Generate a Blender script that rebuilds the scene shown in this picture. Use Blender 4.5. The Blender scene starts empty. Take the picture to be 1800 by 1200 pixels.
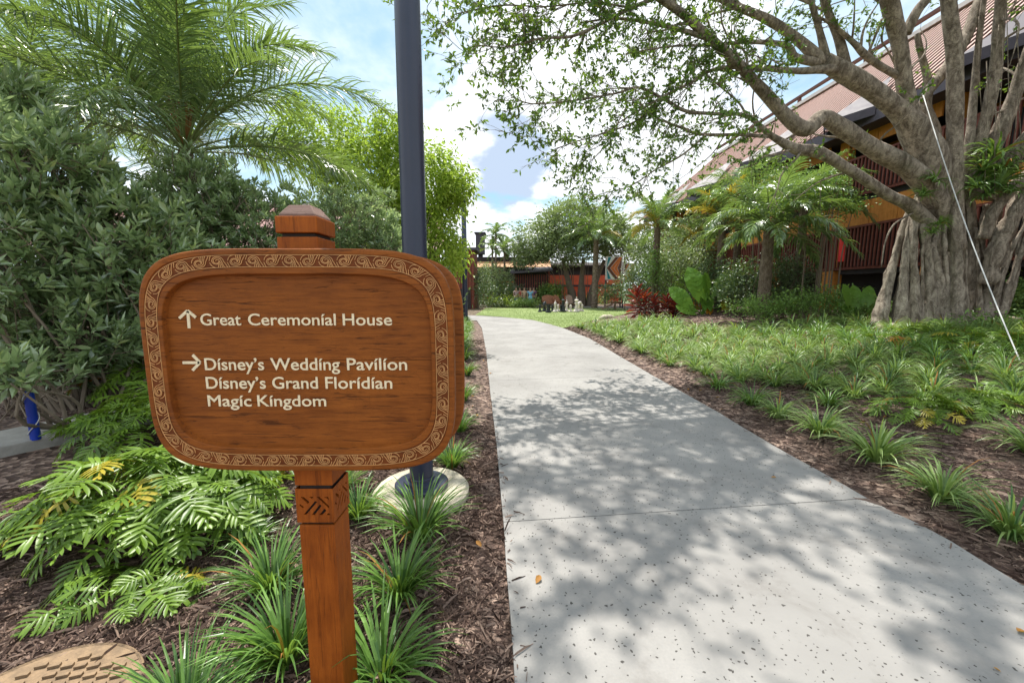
import bpy, math, random
import numpy as np
from mathutils import Vector, Matrix, noise as mnoise
from mathutils.geometry import delaunay_2d_cdt

random.seed(7); rng = np.random.default_rng(7)
R = math.radians
sc = bpy.context.scene
COL = sc.collection
EYE = 1.45; F = 700.0; TILT = math.atan(90 / 700.0)

# ---------------------------------------------------------------- camera, sky, sun, exposure
cam = bpy.data.cameras.new('camera'); cam.lens = 36 * F / 1800; cam.sensor_width = 36; cam.clip_end = 2000; cam.clip_start = .05
co = bpy.data.objects.new('camera', cam); COL.objects.link(co)
co.location = (0, 0, EYE); co.rotation_euler = (math.pi / 2 - TILT, 0, 0); sc.camera = co
SUN_AZ, SUN_EL = R(-12), R(68)
sun = bpy.data.lights.new('sun', 'SUN'); sun.energy = 3.9; sun.angle = R(.53); sun.color = (1, .955, .88)
so = bpy.data.objects.new('sun', sun); COL.objects.link(so)
sd = Vector((math.sin(SUN_AZ) * math.cos(SUN_EL), math.cos(SUN_AZ) * math.cos(SUN_EL), math.sin(SUN_EL)))
so.rotation_euler = sd.to_track_quat('Z', 'Y').to_euler()
sc.view_settings.view_transform = 'Standard'; sc.view_settings.look = 'None'; sc.view_settings.gamma = 1
sc.view_settings.use_curve_mapping = False; sc.view_settings.exposure = 0.87
sc.cycles.max_bounces = 6; sc.cycles.diffuse_bounces = 3; sc.cycles.glossy_bounces = 2; sc.cycles.transmission_bounces = 3
sc.cycles.transparent_max_bounces = 4; sc.cycles.use_denoising = True
sc.cycles.caustics_reflective = False; sc.cycles.caustics_refractive = False; sc.cycles.sample_clamp_indirect = 4

class NT:
    """tiny node helper"""
    def __init__(s, tree): s.t = tree; tree.nodes.clear()
    def n(s, kind, props=None, **ins):
        nd = s.t.nodes.new(kind)
        for k, v in (props or {}).items(): setattr(nd, k, v)
        for k, v in ins.items():
            key = int(k[1:]) if k[0] == 'i' and k[1:].isdigit() else k.replace('_', ' ')
            s.set(nd.inputs[key], v)
        return nd
    def set(s, sock, v):
        if isinstance(v, bpy.types.Node): s.t.links.new(v.outputs[0], sock)
        elif isinstance(v, bpy.types.NodeSocket): s.t.links.new(v, sock)
        else:
            try: sock.default_value = v
            except Exception: sock.default_value = (*v, 1)
    def math(s, op, a, b=0.0, c=0.0, clamp=False):
        nd = s.n('ShaderNodeMath', dict(operation=op, use_clamp=clamp)); s.set(nd.inputs[0], a); s.set(nd.inputs[1], b)
        if op in ('MULTIPLY_ADD',): s.set(nd.inputs[2], c)
        return nd
    def mix(s, fac, a, b, mode='MIX'):
        nd = s.n('ShaderNodeMix', dict(data_type='RGBA', blend_type=mode))
        s.set(nd.inputs[0], fac)
        for i, v in ((6, a), (7, b)):
            if isinstance(v, tuple) and len(v) == 3: v = (*v, 1)
            s.set(nd.inputs[i], v)
        return nd.outputs[2]
    def ramp(s, fac, stops, interp='LINEAR'):
        nd = s.n('ShaderNodeValToRGB'); nd.color_ramp.interpolation = interp
        el = nd.color_ramp.elements
        while len(el) < len(stops): el.new(.5)
        for e, (p, c) in zip(el, stops):
            e.position = p; e.color = (*c, 1) if not isinstance(c, (int, float)) else (c, c, c, 1)
        s.set(nd.inputs[0], fac); return nd
    def smooth(s, v, lo, hi, a=0.0, b=1.0):
        nd = s.n('ShaderNodeMapRange', dict(interpolation_type='SMOOTHSTEP'))
        s.set(nd.inputs[0], v); nd.inputs[1].default_value = lo; nd.inputs[2].default_value = hi
        nd.inputs[3].default_value = a; nd.inputs[4].default_value = b; return nd

def world():
    w = bpy.data.worlds.new('World'); sc.world = w; w.use_nodes = True
    k = NT(w.node_tree)
    sky = k.n('ShaderNodeTexSky', dict(sky_type='NISHITA', sun_disc=False, sun_elevation=SUN_EL, sun_rotation=SUN_AZ, air_density=1.0, dust_density=.6, ozone_density=1.4))
    tc = k.n('ShaderNodeTexCoord')
    sep = k.n('ShaderNodeSeparateXYZ', Vector=tc.outputs['Generated'])
    den = k.math('ADD', k.math('MAXIMUM', sep.outputs[2], 0.0), .22)
    px = k.math('DIVIDE', sep.outputs[0], den); py = k.math('DIVIDE', sep.outputs[1], den)
    pv = k.n('ShaderNodeCombineXYZ', X=px, Y=py, Z=0.0)
    mp = k.n('ShaderNodeMapping', Vector=pv, Location=(3.1, 7.4, 0), Scale=(1, .8, 1))
    n1 = k.n('ShaderNodeTexNoise', Vector=mp, Scale=1.25, Detail=7.0, Roughness=.55, Distortion=.35)
    n2 = k.n('ShaderNodeTexNoise', Vector=mp, Scale=4.2, Detail=6.0, Roughness=.6)
    v = k.math('ADD', n1, k.math('MULTIPLY', k.math('SUBTRACT', n2, .5), .25))
    # holes of open blue sky in given directions
    def spot(px_, py_, r0, r1, amt):
        d = ray(px_, py_)
        nd = k.n('ShaderNodeVectorMath', dict(operation='DISTANCE')); k.set(nd.inputs[0], tc.outputs['Generated']); nd.inputs[1].default_value = d
        return k.smooth(nd.outputs['Value'], r0, r1, amt, 0.0)
    for a in ((590, 60, .0, .50, -.24), (90, 30, 0, .25, -.13), (770, 130, 0, .14, -.09), (1360, 150, 0, .34, -.13), (1490, 30, 0, .16, -.12), (920, 200, .0, .30, .22), (1150, 230, .0, .32, .2), (760, 330, 0, .25, .15)):
        v = k.math('ADD', v, spot(*a))
    cover = k.math('MAXIMUM', k.smooth(v, .39, .54), k.smooth(n2, .30, .75, .12, .62))
    # cumulus shading: thin bluish grey bellies
    mp2 = k.n('ShaderNodeMapping', Vector=pv, Location=(3.1, 7.55, 0), Scale=(1, .8, 1))
    n3 = k.n('ShaderNodeTexNoise', Vector=mp2, Scale=2.4, Detail=5.0, Roughness=.55)
    belly = k.smooth(k.math('ADD', n3, spot(895, 305, .02, .15, .30)), .60, .74)
    ccol = k.mix(belly, (.93, .96, 1.0), (.42, .51, .65))
    cb = k.n('ShaderNodeBackground', Color=ccol, Strength=.82)
    sb = k.n('ShaderNodeBackground', Color=k.mix(.35, sky, (4.2, 8.8, 10.8)), Strength=.075)
    mx = k.n('ShaderNodeMixShader'); k.set(mx.inputs[0], cover); k.set(mx.inputs[1], sb); k.set(mx.inputs[2], cb)
    k.n('ShaderNodeOutputWorld', Surface=mx)

# ---------------------------------------------------------------- camera geometry helpers
ct, st = math.cos(TILT), math.sin(TILT)
def ray(px, py):
    """unit direction in the world of a pixel of the 1800x1200 photograph"""
    a, b = (px - 900) / F, (600 - py) / F
    v = Vector((a, ct + b * st, -st + b * ct)); return v.normalized()
def at(px, py, Y):
    d = ray(px, py); return Vector((0, 0, EYE)) + d * (Y / d.y)
def flat(px, py, z=0.0):
    d = ray(px, py); t = (z - EYE) / d.z; return Vector((d.x * t, d.y * t, z))
world()
def ss(t): t = min(1, max(0, t)); return t * t * (3 - 2 * t)
PL = [flat(*p) for p in ((925, 1500), (905, 1200), (887, 942), (873, 780), (862, 690), (855, 620), (850, 592), (847, 576), (838, 563))]
PRt = [flat(*p) for p in ((2600, 1500), (2050, 1160), (1800, 1029), (1742, 994), (1650, 937), (1554, 892), (1467, 842), (1367, 787), (1250, 717), (1202, 690), (1148, 660), (1091, 627), (1037, 595), (989, 576), (965, 569), (935, 562))]
def interp(tab, Y):
    if Y <= tab[0].y: a, b = tab[0], tab[1]
    elif Y >= tab[-1].y: a, b = tab[-2], tab[-1]
    else:
        for a, b in zip(tab, tab[1:]):
            if a.y <= Y <= b.y: break
    return a.x + (b.x - a.x) * (Y - a.y) / (b.y - a.y)
BED = [p for p in PRt if p.y < 15.5] + [flat(1012, 569), flat(1045, 562), flat(1092, 553), flat(1120, 545)]
BED.sort(key=lambda p: p.y)
def terrain(x, y):
    s = x - interp(BED, min(y, 28))
    h = .66 * ss(s / 8.5) * ss((34 - y) / 16) * ss((y + 6) / 9)
    h += .05 * ss(s / .5) * ss((s + .0) / .6) if s > 0 else 0
    sl = interp(PL, min(max(y, 0), 20)) - x
    if sl > 0 and y < 40: h += .03 * ss(sl / .5) + .10 * ss((sl - 2) / 4)
    return h - .035
def ground(px, py):
    d = ray(px, py); t = .6
    for _ in range(4000):
        p = Vector((0, 0, EYE)) + d * t
        if p.z <= terrain(p.x, p.y): return Vector((p.x, p.y, terrain(p.x, p.y)))
        t += .01 + t * .002
    return p
def G(x, y): return Vector((x, y, terrain(x, y)))

# ---------------------------------------------------------------- object helpers
def tag(o, label=None, cat=None, group=None, kind=None):
    if label: o['label'] = label
    if cat: o['category'] = cat
    if group: o['group'] = group
    if kind: o['kind'] = kind
    return o
def thing(name, label, cat, loc=(0, 0, 0), rz=0, group=None):
    o = bpy.data.objects.new(name, None); COL.objects.link(o); o.location = loc; o.rotation_euler = (0, 0, rz)
    o.empty_display_size = .1
    return tag(o, label, cat, group)
class MB:
    def __init__(s): s.V = []; s.F = []; s.T = []; s.n = 0; s.M = []
    def add(s, V, F, tint=0.5, m=0):
        V = np.asarray(V, float).reshape(-1, 3)
        for f in (F if isinstance(F, list) and len(F) and isinstance(F[0], np.ndarray) else [F]):
            if isinstance(f, np.ndarray): s.F.append(f + s.n); s.M.append(np.full(len(f), m))
            else:
                for q in f: s.F.append(np.array([q]) + s.n); s.M.append(np.array([m]))
        s.V.append(V); s.T.append(np.full(len(V), tint) if np.isscalar(tint) else np.asarray(tint, float)); s.n += len(V)
        return s
    def box(s, c, d, rz=0, tint=.5, m=0, rx=0, ry=0):
        x, y, z = (q / 2 for q in d)
        P = np.array([(a, b, e) for e in (-z, z) for a, b in ((-x, -y), (x, -y), (x, y), (-x, y))])
        if rx or ry or rz:
            Mx = np.array(Matrix.Rotation(rz, 3, 'Z') @ Matrix.Rotation(ry, 3, 'Y') @ Matrix.Rotation(rx, 3, 'X')); P = P @ Mx.T
        F = np.array([(0, 3, 2, 1), (4, 5, 6, 7), (0, 1, 5, 4), (1, 2, 6, 5), (2, 3, 7, 6), (3, 0, 4, 7)])
        return s.add(P + np.array(c), F, tint, m)
    def bar(s, a, b, w, h, up=(0, 0, 1), tint=.5, m=0):
        a, b = Vector(a), Vector(b); d = (b - a).normalized(); u = Vector(up); sd_ = d.cross(u).normalized(); u = sd_.cross(d).normalized()
        P = []
        for e in (a, b):
            for i, j in ((-1, -1), (1, -1), (1, 1), (-1, 1)): P.append(e + sd_ * (i * w / 2) + u * (j * h / 2))
        F = np.array([(0, 1, 2, 3), (7, 6, 5, 4), (0, 4, 5, 1), (1, 5, 6, 2), (2, 6, 7, 3), (3, 7, 4, 0)])
        return s.add([tuple(p) for p in P], F, tint, m)
    def tube(s, pts, rad, sides=8, tint=.5, m=0, lump=0, flute=0, nf=5, cap=True, fr=2.0):
        P = np.array([tuple(p) for p in pts]); n = len(P); rad = np.broadcast_to(np.asarray(rad, float), (n,))
        T = np.gradient(P, axis=0); T /= np.linalg.norm(T, axis=1)[:, None] + 1e-9
        u = np.cross(T[0], (0, 0, 1.0)); 
        if np.linalg.norm(u) < .1: u = np.cross(T[0], (1.0, 0, 0))
        u /= np.linalg.norm(u); V = np.empty((n, sides, 3)); ang = np.linspace(0, 2 * np.pi, sides, endpoint=False)
        ph = random.random() * 6
        for i in range(n):
            u = u - T[i] * np.dot(u, T[i]); u /= np.linalg.norm(u); w = np.cross(T[i], u)
            r = rad[i] * (1 + flute * np.sin(nf * ang + ph + i * .12))
            V[i] = P[i] + r[:, None] * (np.cos(ang)[:, None] * u + np.sin(ang)[:, None] * w)
        if lump:
            Q = V.reshape(-1, 3)
            for k_ in range(len(Q)):
                q = Q[k_]; a = mnoise.noise(Vector(q * fr)) + .5 * mnoise.noise(Vector(q * fr * 2.7))
                c = P[k_ // sides]; Q[k_] = c + (q - c) * (1 + lump * a)
            V = Q.reshape(n, sides, 3)
        i, j = np.meshgrid(np.arange(n - 1), np.arange(sides), indexing='ij'); j2 = (j + 1) % sides
        Fq = np.stack([i * sides + j, i * sides + j2, (i + 1) * sides + j2, (i + 1) * sides + j], -1).reshape(-1, 4)
        Fs = [Fq]
        if cap: Fs += [np.array([list(range(sides))[::-1]]), np.array([[(n - 1) * sides + q for q in range(sides)]])]
        return s.add(V.reshape(-1, 3), Fs, tint, m)
    def lathe(s, prof, c=(0, 0, 0), sides=24, tint=.5, m=0):
        pr = np.array(prof, float); n = len(pr); ang = np.linspace(0, 2 * np.pi, sides, endpoint=False)
        V = np.stack([pr[:, 0, None] * np.cos(ang), pr[:, 0, None] * np.sin(ang), np.repeat(pr[:, 1, None], sides, 1)], -1).reshape(-1, 3) + np.array(c)
        i, j = np.meshgrid(np.arange(n - 1), np.arange(sides), indexing='ij'); j2 = (j + 1) % sides
        Fq = np.stack([i * sides + j, i * sides + j2, (i + 1) * sides + j2, (i + 1) * sides + j], -1).reshape(-1, 4)
        return s.add(V, [Fq, np.array([list(range(sides))[::-1]]), np.array([[(n - 1) * sides + q for q in range(sides)]])], tint, m)
    def mesh(s, name, mats, smooth=False):
        V = np.concatenate(s.V); me = bpy.data.meshes.new(name)
        lens = np.concatenate([np.full(len(f), f.shape[1]) for f in s.F]); loops = np.concatenate([f.reshape(-1) for f in s.F])
        me.vertices.add(len(V)); me.vertices.foreach_set('co', V.reshape(-1).astype(np.float32))
        me.loops.add(len(loops)); me.loops.foreach_set('vertex_index', loops.astype(np.int32))
        me.polygons.add(len(lens)); me.polygons.foreach_set('loop_start', np.concatenate([[0], np.cumsum(lens)[:-1]]).astype(np.int32))
        me.polygons.foreach_set('material_index', np.concatenate(s.M).astype(np.int32))
        me.polygons.foreach_set('use_smooth', np.full(len(lens), bool(smooth)))
        a = me.attributes.new('tint', 'FLOAT', 'POINT'); a.data.foreach_set('value', np.concatenate(s.T).astype(np.float32))
        for m in (mats if isinstance(mats, (list, tuple)) else [mats]): me.materials.append(m)
        me.update(calc_edges=True); return me
    def obj(s, name, mats, parent=None, smooth=False, kind=None, loc=None):
        return inst(name, s.mesh(name, mats, smooth), parent, kind, loc)
def inst(name, me, parent=None, kind=None, loc=None, rot=None, scale=None):
    o = bpy.data.objects.new(name, me); COL.objects.link(o)
    if parent: o.parent = parent
    if kind: o['kind'] = kind
    if loc is not None: o.location = loc
    if rot is not None: o.rotation_euler = rot
    if scale is not None: o.scale = scale if hasattr(scale, '__len__') else (scale,) * 3
    return o
def copy_tree(o, parent=None):
    c = o.copy(); COL.objects.link(c)
    if parent: c.parent = parent
    for ch in list(o.children): copy_tree(ch, c)
    return c
def spline(pts, n):
    """Catmull-Rom through rows of any width"""
    P = np.array([tuple(p) for p in pts], float); P = np.vstack([2 * P[0] - P[1], P, 2 * P[-1] - P[-2]])
    seg = len(P) - 3; out = []
    for t in np.linspace(0, seg - 1e-6, n):
        i = int(t); f = t - i; a, b, c, d = P[i:i + 4]
        out.append(.5 * ((2 * b) + (c - a) * f + (2 * a - 5 * b + 4 * c - d) * f * f + (3 * b - a - 3 * c + d) * f ** 3))
    return np.array(out)
def smooth_bevel(o, w=.003, seg=2):
    b = o.modifiers.new('bevel', 'BEVEL'); b.width = w; b.segments = seg; b.limit_method = 'ANGLE'; return o

# ---------------------------------------------------------------- materials
def newmat(name):
    m = bpy.data.materials.new(name); m.use_nodes = True; return m, NT(m.node_tree)
def finish(k, bsdf): k.n('ShaderNodeOutputMaterial', Surface=bsdf)
def coords(k, scale=(1, 1, 1), which='Object', rot=(0, 0, 0)):
    tc = k.n('ShaderNodeTexCoord'); return k.n('ShaderNodeMapping', Vector=tc.outputs[which], Scale=scale, Rotation=rot)
def geo_pos(k, scale=(1, 1, 1)):
    g = k.n('ShaderNodeNewGeometry'); return k.n('ShaderNodeMapping', Vector=g.outputs['Position'], Scale=scale)
def M_plain(name, col, rough=.6, var=.15, sc_=6, bump=.0, bs=40, metal=0, spec=.5, stretch=(1, 1, 1)):
    m, k = newmat(name); c = coords(k, stretch)
    n = k.n('ShaderNodeTexNoise', Vector=c, Scale=float(sc_), Detail=6.0, Roughness=.6)
    f = k.smooth(n, .3, .7)
    cc = k.mix(f, tuple(q * (1 - var) for q in col), tuple(min(1, q * (1 + var)) for q in col))
    b = k.n('ShaderNodeBsdfPrincipled', Base_Color=cc, Roughness=k.math('MULTIPLY_ADD', n, .3, rough - .15), Metallic=float(metal)); b.inputs['Specular IOR Level'].default_value = spec
    if bump:
        n2 = k.n('ShaderNodeTexNoise', Vector=c, Scale=float(bs), Detail=4.0)
        k.set(b.inputs['Normal'], k.n('ShaderNodeBump', Height=n2, Strength=bump, Distance=.01))
    finish(k, b); return m
def M_leaf(name, dark, light, rough=.45, tr=.35, spec=.4, extra=None, sc_=9, tcol=(.30, .42, .03), ior=1.5):
    """leaf: colour runs with the per-leaf tint, a little light passes through"""
    m, k = newmat(name)
    at_ = k.n('ShaderNodeAttribute', dict(attribute_name='tint')); oi = k.n('ShaderNodeObjectInfo')
    g = geo_pos(k); n = k.n('ShaderNodeTexNoise', Vector=g, Scale=float(sc_), Detail=2.0)
    t = k.math('ADD', k.math('MULTIPLY', at_.outputs['Fac'], .8), k.math('MULTIPLY_ADD', n, .5, -.15))
    t = k.math('ADD', t, k.math('MULTIPLY_ADD', oi.outputs['Random'], .2, -.1), clamp=True)
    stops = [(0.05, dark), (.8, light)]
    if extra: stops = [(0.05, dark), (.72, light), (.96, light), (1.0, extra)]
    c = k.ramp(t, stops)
    b = k.n('ShaderNodeBsdfPrincipled', Base_Color=c, Roughness=rough); b.inputs['Specular IOR Level'].default_value = spec; b.inputs['IOR'].default_value = ior
    tb = k.n('ShaderNodeBsdfTranslucent', Color=k.mix(.5, c.outputs[0], tcol))
    mx = k.n('ShaderNodeMixShader'); mx.inputs[0].default_value = tr; k.set(mx.inputs[1], b); k.set(mx.inputs[2], tb)
    finish(k, mx); return m
def M_wood(name, dark, light, axis='X', rough=.5, crack=.5, sc_=1.0):
    m, k = newmat(name)
    s = {'X': (7, 60, 80), 'Z': (60, 60, 4.5), 'Y': (60, 6, 60)}[axis]
    c = coords(k, tuple(q * sc_ for q in s))
    n1 = k.n('ShaderNodeTexNoise', Vector=c, Scale=1.0, Detail=8.0, Roughness=.7, Distortion=.5)
    c2 = coords(k, (5, 5, 7)); n2 = k.n('ShaderNodeTexNoise', Vector=c2, Scale=1.3, Detail=5.0, Roughness=.6)
    f = k.smooth(k.math('ADD', k.math('MULTIPLY', n1, .6), k.math('MULTIPLY', n2, .46)), .22, .82)
    col = k.mix(f, dark, light)
    s3 = tuple(q * sc_ * .9 for q in {'X': (7, 60, 110), 'Z': (110, 110, 6), 'Y': (110, 6, 110)}[axis])
    c3 = coords(k, s3); n3 = k.n('ShaderNodeTexNoise', Vector=c3, Scale=1.0, Detail=4.0, Roughness=.7, Distortion=1.2)
    cr = k.smooth(n3, .56, .66)
    cv = k.n('ShaderNodeTexVoronoi', dict(feature='DISTANCE_TO_EDGE'), Vector=coords(k, tuple(q * sc_ for q in (26, 26, 34))), Scale=1.0, Randomness=1.0)
    cr = k.math('MAXIMUM', cr, k.math('MULTIPLY', k.smooth(cv.outputs['Distance'], .0, .03, .35, 0.0), k.smooth(n2, .5, .65, 0, .8)))
    col = k.mix(k.math('MULTIPLY', cr, crack), col, tuple(q * .25 for q in dark))
    h = k.math('SUBTRACT', n1, k.math('MULTIPLY', cr, .8))
    b = k.n('ShaderNodeBsdfPrincipled', Base_Color=col, Roughness=k.math('MULTIPLY_ADD', n2, .3, rough - .05)); b.inputs['Specular IOR Level'].default_value = .22
    k.set(b.inputs['Normal'], k.n('ShaderNodeBump', Height=h, Strength=.55, Distance=.002))
    finish(k, b); return m
def M_bark(name, c1, c2, moss=(.07, .085, .04), sc_=1.0, bump=.9):
    m, k = newmat(name); c = geo_pos(k, (6 * sc_, 6 * sc_, 2.6 * sc_))
    n1 = k.n('ShaderNodeTexNoise', Vector=c, Scale=1.6, Detail=9.0, Roughness=.68, Distortion=.6)
    v = k.n('ShaderNodeTexVoronoi', dict(feature='DISTANCE_TO_EDGE'), Vector=geo_pos(k, (13 * sc_, 13 * sc_, 20 * sc_)), Scale=1.3)
    g2 = geo_pos(k); n2 = k.n('ShaderNodeTexNoise', Vector=g2, Scale=1.1, Detail=4.0)
    col = k.mix(k.smooth(n1, .32, .7), c1, c2)
    col = k.mix(k.smooth(n2, .55, .75, 0, .55), col, moss)
    col = k.mix(k.smooth(v.outputs['Distance'], .0, .05, .35, 0.0), col, tuple(q * .3 for q in c1))
    pale = k.n('ShaderNodeTexNoise', Vector=geo_pos(k, (1, 1, .6)), Scale=3.4, Detail=6.0, Roughness=.7)
    col = k.mix(k.smooth(pale, .56, .66, 0, .4), col, tuple(min(1, q * 1.35) for q in c2))
    b = k.n('ShaderNodeBsdfPrincipled', Base_Color=col, Roughness=.9); b.inputs['Specular IOR Level'].default_value = .2
    h = k.math('ADD', n1, k.math('MULTIPLY', k.smooth(v.outputs['Distance'], 0, .08), .25))
    k.set(b.inputs['Normal'], k.n('ShaderNodeBump', Height=h, Strength=bump, Distance=.03))
    finish(k, b); return m
def M_concrete():
    m, k = newmat('pitted_concrete'); g = geo_pos(k)
    big = k.n('ShaderNodeTexNoise', Vector=g, Scale=.9, Detail=6.0, Roughness=.6)
    fine = k.n('ShaderNodeTexNoise', Vector=g, Scale=90.0, Detail=3.0)
    oi = k.n('ShaderNodeObjectInfo')
    # rock salt pits: sparse small irregular holes
    gw = k.n('ShaderNodeTexNoise', Vector=g, Scale=60.0, Detail=2.0)
    vm = k.n('ShaderNodeVectorMath', dict(operation='MULTIPLY_ADD')); k.set(vm.inputs[0], gw.outputs['Color']); vm.inputs[1].default_value = (.022, .022, 0); k.set(vm.inputs[2], g)
    vw = k.n('ShaderNodeVectorMath', dict(operation='MULTIPLY_ADD')); k.set(vw.inputs[0], k.n('ShaderNodeTexNoise', Vector=g, Scale=2.2, Detail=5.0).outputs['Color']); vw.inputs[1].default_value = (.9, .9, 0); k.set(vw.inputs[2], g); vmw = vw
    def pits(s, lo, r0, r1):
        v = k.n('ShaderNodeTexVoronoi', Vector=vm, Scale=s, Randomness=1.0)
        sp = k.n('ShaderNodeSeparateColor', Color=v.outputs['Color'])
        size = k.smooth(sp.outputs[0], lo, 1.0, 0.0, 1.0)
        th = k.math('MULTIPLY_ADD', size, r1 - r0, r0)
        inside = k.math('LESS_THAN', v.outputs['Distance'], th)
        return k.math('MULTIPLY', inside, k.math('GREATER_THAN', sp.outputs[0], lo))
    p = k.math('MAXIMUM', pits(22, .22, .05, .155), pits(44, .28, .09, .22))
    col = k.mix(k.smooth(big, .3, .7), (.240, .230, .215), (.330, .317, .296))
    col = k.mix(k.math('MULTIPLY_ADD', fine, 1.1, -.35), col, (.24, .235, .23))
    st_ = k.n('ShaderNodeTexNoise', Vector=g, Scale=2.6, Detail=8.0, Roughness=.7, Distortion=.6)
    col = k.mix(k.smooth(st_, .50, .72, 0, .55), col, (.165, .152, .138))
    sv = k.n('ShaderNodeTexNoise', Vector=g, Scale=11.0, Detail=6.0, Roughness=.75)
    col = k.mix(k.smooth(sv, .60, .70, 0, .30), col, (.13, .12, .11))
    col = k.mix(k.math('MULTIPLY_ADD', oi.outputs['Random'], .12, 0), col, (.27, .265, .26))
    col = k.mix(k.math('MULTIPLY', p, .93), col, (.055, .05, .045))
    b = k.n('ShaderNodeBsdfPrincipled', Base_Color=col, Roughness=.85); b.inputs['Specular IOR Level'].default_value = .25
    h = k.math('SUBTRACT', k.math('MULTIPLY', fine, .25), p)
    k.set(b.inputs['Normal'], k.n('ShaderNodeBump', Height=h, Strength=.6, Distance=.004))
    finish(k, b); return m
def M_mulch(name='bark_mulch', fine=False):
    m, k = newmat(name); at_ = k.n('ShaderNodeAttribute', dict(attribute_name='tint'))
    g = geo_pos(k)
    n0 = k.n('ShaderNodeTexNoise', Vector=g, Scale=3.0, Detail=2.0)
    if fine:   # the bed under the chips: darker crumbs
        mp = k.n('ShaderNodeVectorMath', dict(operation='MULTIPLY_ADD')); k.set(mp.inputs[0], n0.outputs['Color']); mp.inputs[1].default_value = (.10, .10, 0); k.set(mp.inputs[2], g)
        n = k.n('ShaderNodeTexVoronoi', Vector=mp, Scale=26.0); t = k.n('ShaderNodeSeparateColor', Color=n.outputs['Color']).outputs[0]
        h = n.outputs['Distance']
    else:
        t = at_.outputs['Fac']; h = k.n('ShaderNodeTexNoise', Vector=coords(k, (30, 300, 30)), Scale=1.0, Detail=3.0)
    col = k.ramp(t, [(0, (.035, .018, .012)), (.35, (.095, .06, .048)), (.7, (.20, .132, .10)), (1, (.38, .275, .215))])
    col = k.mix(k.smooth(n0, .35, .65, 0, .35), col.outputs[0], (.05, .025, .016))
    b = k.n('ShaderNodeBsdfPrincipled', Base_Color=col, Roughness=.8); b.inputs['Specular IOR Level'].default_value = .35
    k.set(b.inputs['Normal'], k.n('ShaderNodeBump', Height=h, Strength=.8 if fine else .3, Distance=.02 if fine else .002))
    finish(k, b); return m
def M_lawn():
    m, k = newmat('turf'); g = geo_pos(k); n = k.n('ShaderNodeTexNoise', Vector=g, Scale=.5, Detail=5.0); n2 = k.n('ShaderNodeTexNoise', Vector=geo_pos(k, (1, .35, 1)), Scale=26.0, Detail=4.0)
    w = k.n('ShaderNodeTexNoise', Vector=geo_pos(k, (.08, 1, 1)), Scale=1.4, Detail=3.0)
    f = k.math('ADD', k.math('MULTIPLY', n, .4), k.math('ADD', k.math('MULTIPLY', n2, .35), k.math('MULTIPLY', w, .3)))
    col = k.mix(k.smooth(f, .4, .65), (.16, .215, .075), (.29, .35, .15))
    b = k.n('ShaderNodeBsdfPrincipled', Base_Color=col, Roughness=.9); b.inputs['Specular IOR Level'].default_value = .15
    k.set(b.inputs['Normal'], k.n('ShaderNodeBump', Height=n2, Strength=.7, Distance=.03)); finish(k, b); return m
m_conc = M_concrete(); m_chip = M_mulch('mulch_chip'); m_bed = M_mulch('mulch_bed', True); m_lawn = M_lawn()
m_sign = M_wood('sign_wood', (.125, .030, .004), (.36, .108, .016), 'X', crack=.65)
m_band = M_wood('carved_band_wood', (.10, .024, .005), (.23, .062, .013), 'X', crack=.3)
m_post = M_wood('post_wood', (.17, .034, .003), (.43, .110, .011), 'Z', crack=.35)
m_cap = M_wood('weathered_cap', (.11, .062, .048), (.27, .175, .145), 'X', rough=.7, crack=.7)
m_dark = M_plain('groove_dark', (.035, .022, .017), .9)
m_tan = M_plain('tan_paint', (.62, .32, .12), .6, .2, 30)
m_cream = M_plain('cream_paint', (.88, .74, .50), .55, .08, 60, .15, 200)
m_pole = M_plain('dark_blue_paint', (.026, .032, .060), .38, .12, 3, .05, 90)
m_foot = M_plain('pale_concrete', (.44, .395, .30), .9, .38, 7, .5, 60)
m_kerb = M_plain('grey_concrete', (.33, .31, .28), .9, .2, 4, .4, 50)
m_bark = M_bark('fig_bark', (.13, .10, .074), (.47, .395, .31), bump=1.0)
m_twig = M_plain('twig_bark', (.19, .15, .11), .9)
m_pbark = M_bark('palm_bark', (.13, .09, .065), (.30, .235, .18), sc_=2)
m_blue = M_plain('blue_paint', (.006, .035, .33), .4)
m_rope = M_plain('pale_rope', (.60, .60, .58), .6)
m_figleaf = M_leaf('fig_leaf', (.03, .07, .015), (.18, .33, .05), .38, .36, .5, (.55, .40, .02))
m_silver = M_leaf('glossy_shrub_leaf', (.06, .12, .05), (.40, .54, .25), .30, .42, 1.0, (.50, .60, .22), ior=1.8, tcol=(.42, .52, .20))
m_lime = M_leaf('lime_leaf', (.16, .27, .03), (.46, .56, .09), .42, .52, .3, tcol=(.40, .58, .06))
m_palm = M_leaf('palm_leaf', (.035, .085, .032), (.24, .36, .13), .30, .36, 1.0, ior=1.6)
m_palmy = M_leaf('yellow_palm_leaf', (.20, .22, .02), (.50, .38, .04), .4, .4, .4, tcol=(.5, .4, .05))
m_phil = M_leaf('philodendron_leaf', (.014, .06, .010), (.20, .33, .035), .38, .32, .45)
m_phily = M_leaf('yellowed_leaf', (.24, .24, .015), (.55, .44, .05), .35, .35, .5)
m_philo = M_leaf('rusty_leaf', (.30, .08, .01), (.62, .26, .03), .5, .3, .4)
m_lir = M_leaf('liriope_leaf', (.018, .07, .016), (.20, .37, .075), .33, .34, .6)
m_lirv = M_leaf('variegated_liriope_leaf', (.035, .12, .025), (.38, .52, .17), .38, .38, .5)
m_dry = M_leaf('dry_leaf', (.20, .08, .02), (.48, .24, .07), .7, .2, .2)
m_taro = M_leaf('taro_leaf', (.04, .14, .02), (.20, .40, .06), .33, .4, .5)
m_cord = M_leaf('cordyline_leaf', (.06, .014, .025), (.36, .045, .035), .26, .25, .9, (.90, .26, .05), tcol=(.55, .10, .02))
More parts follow.
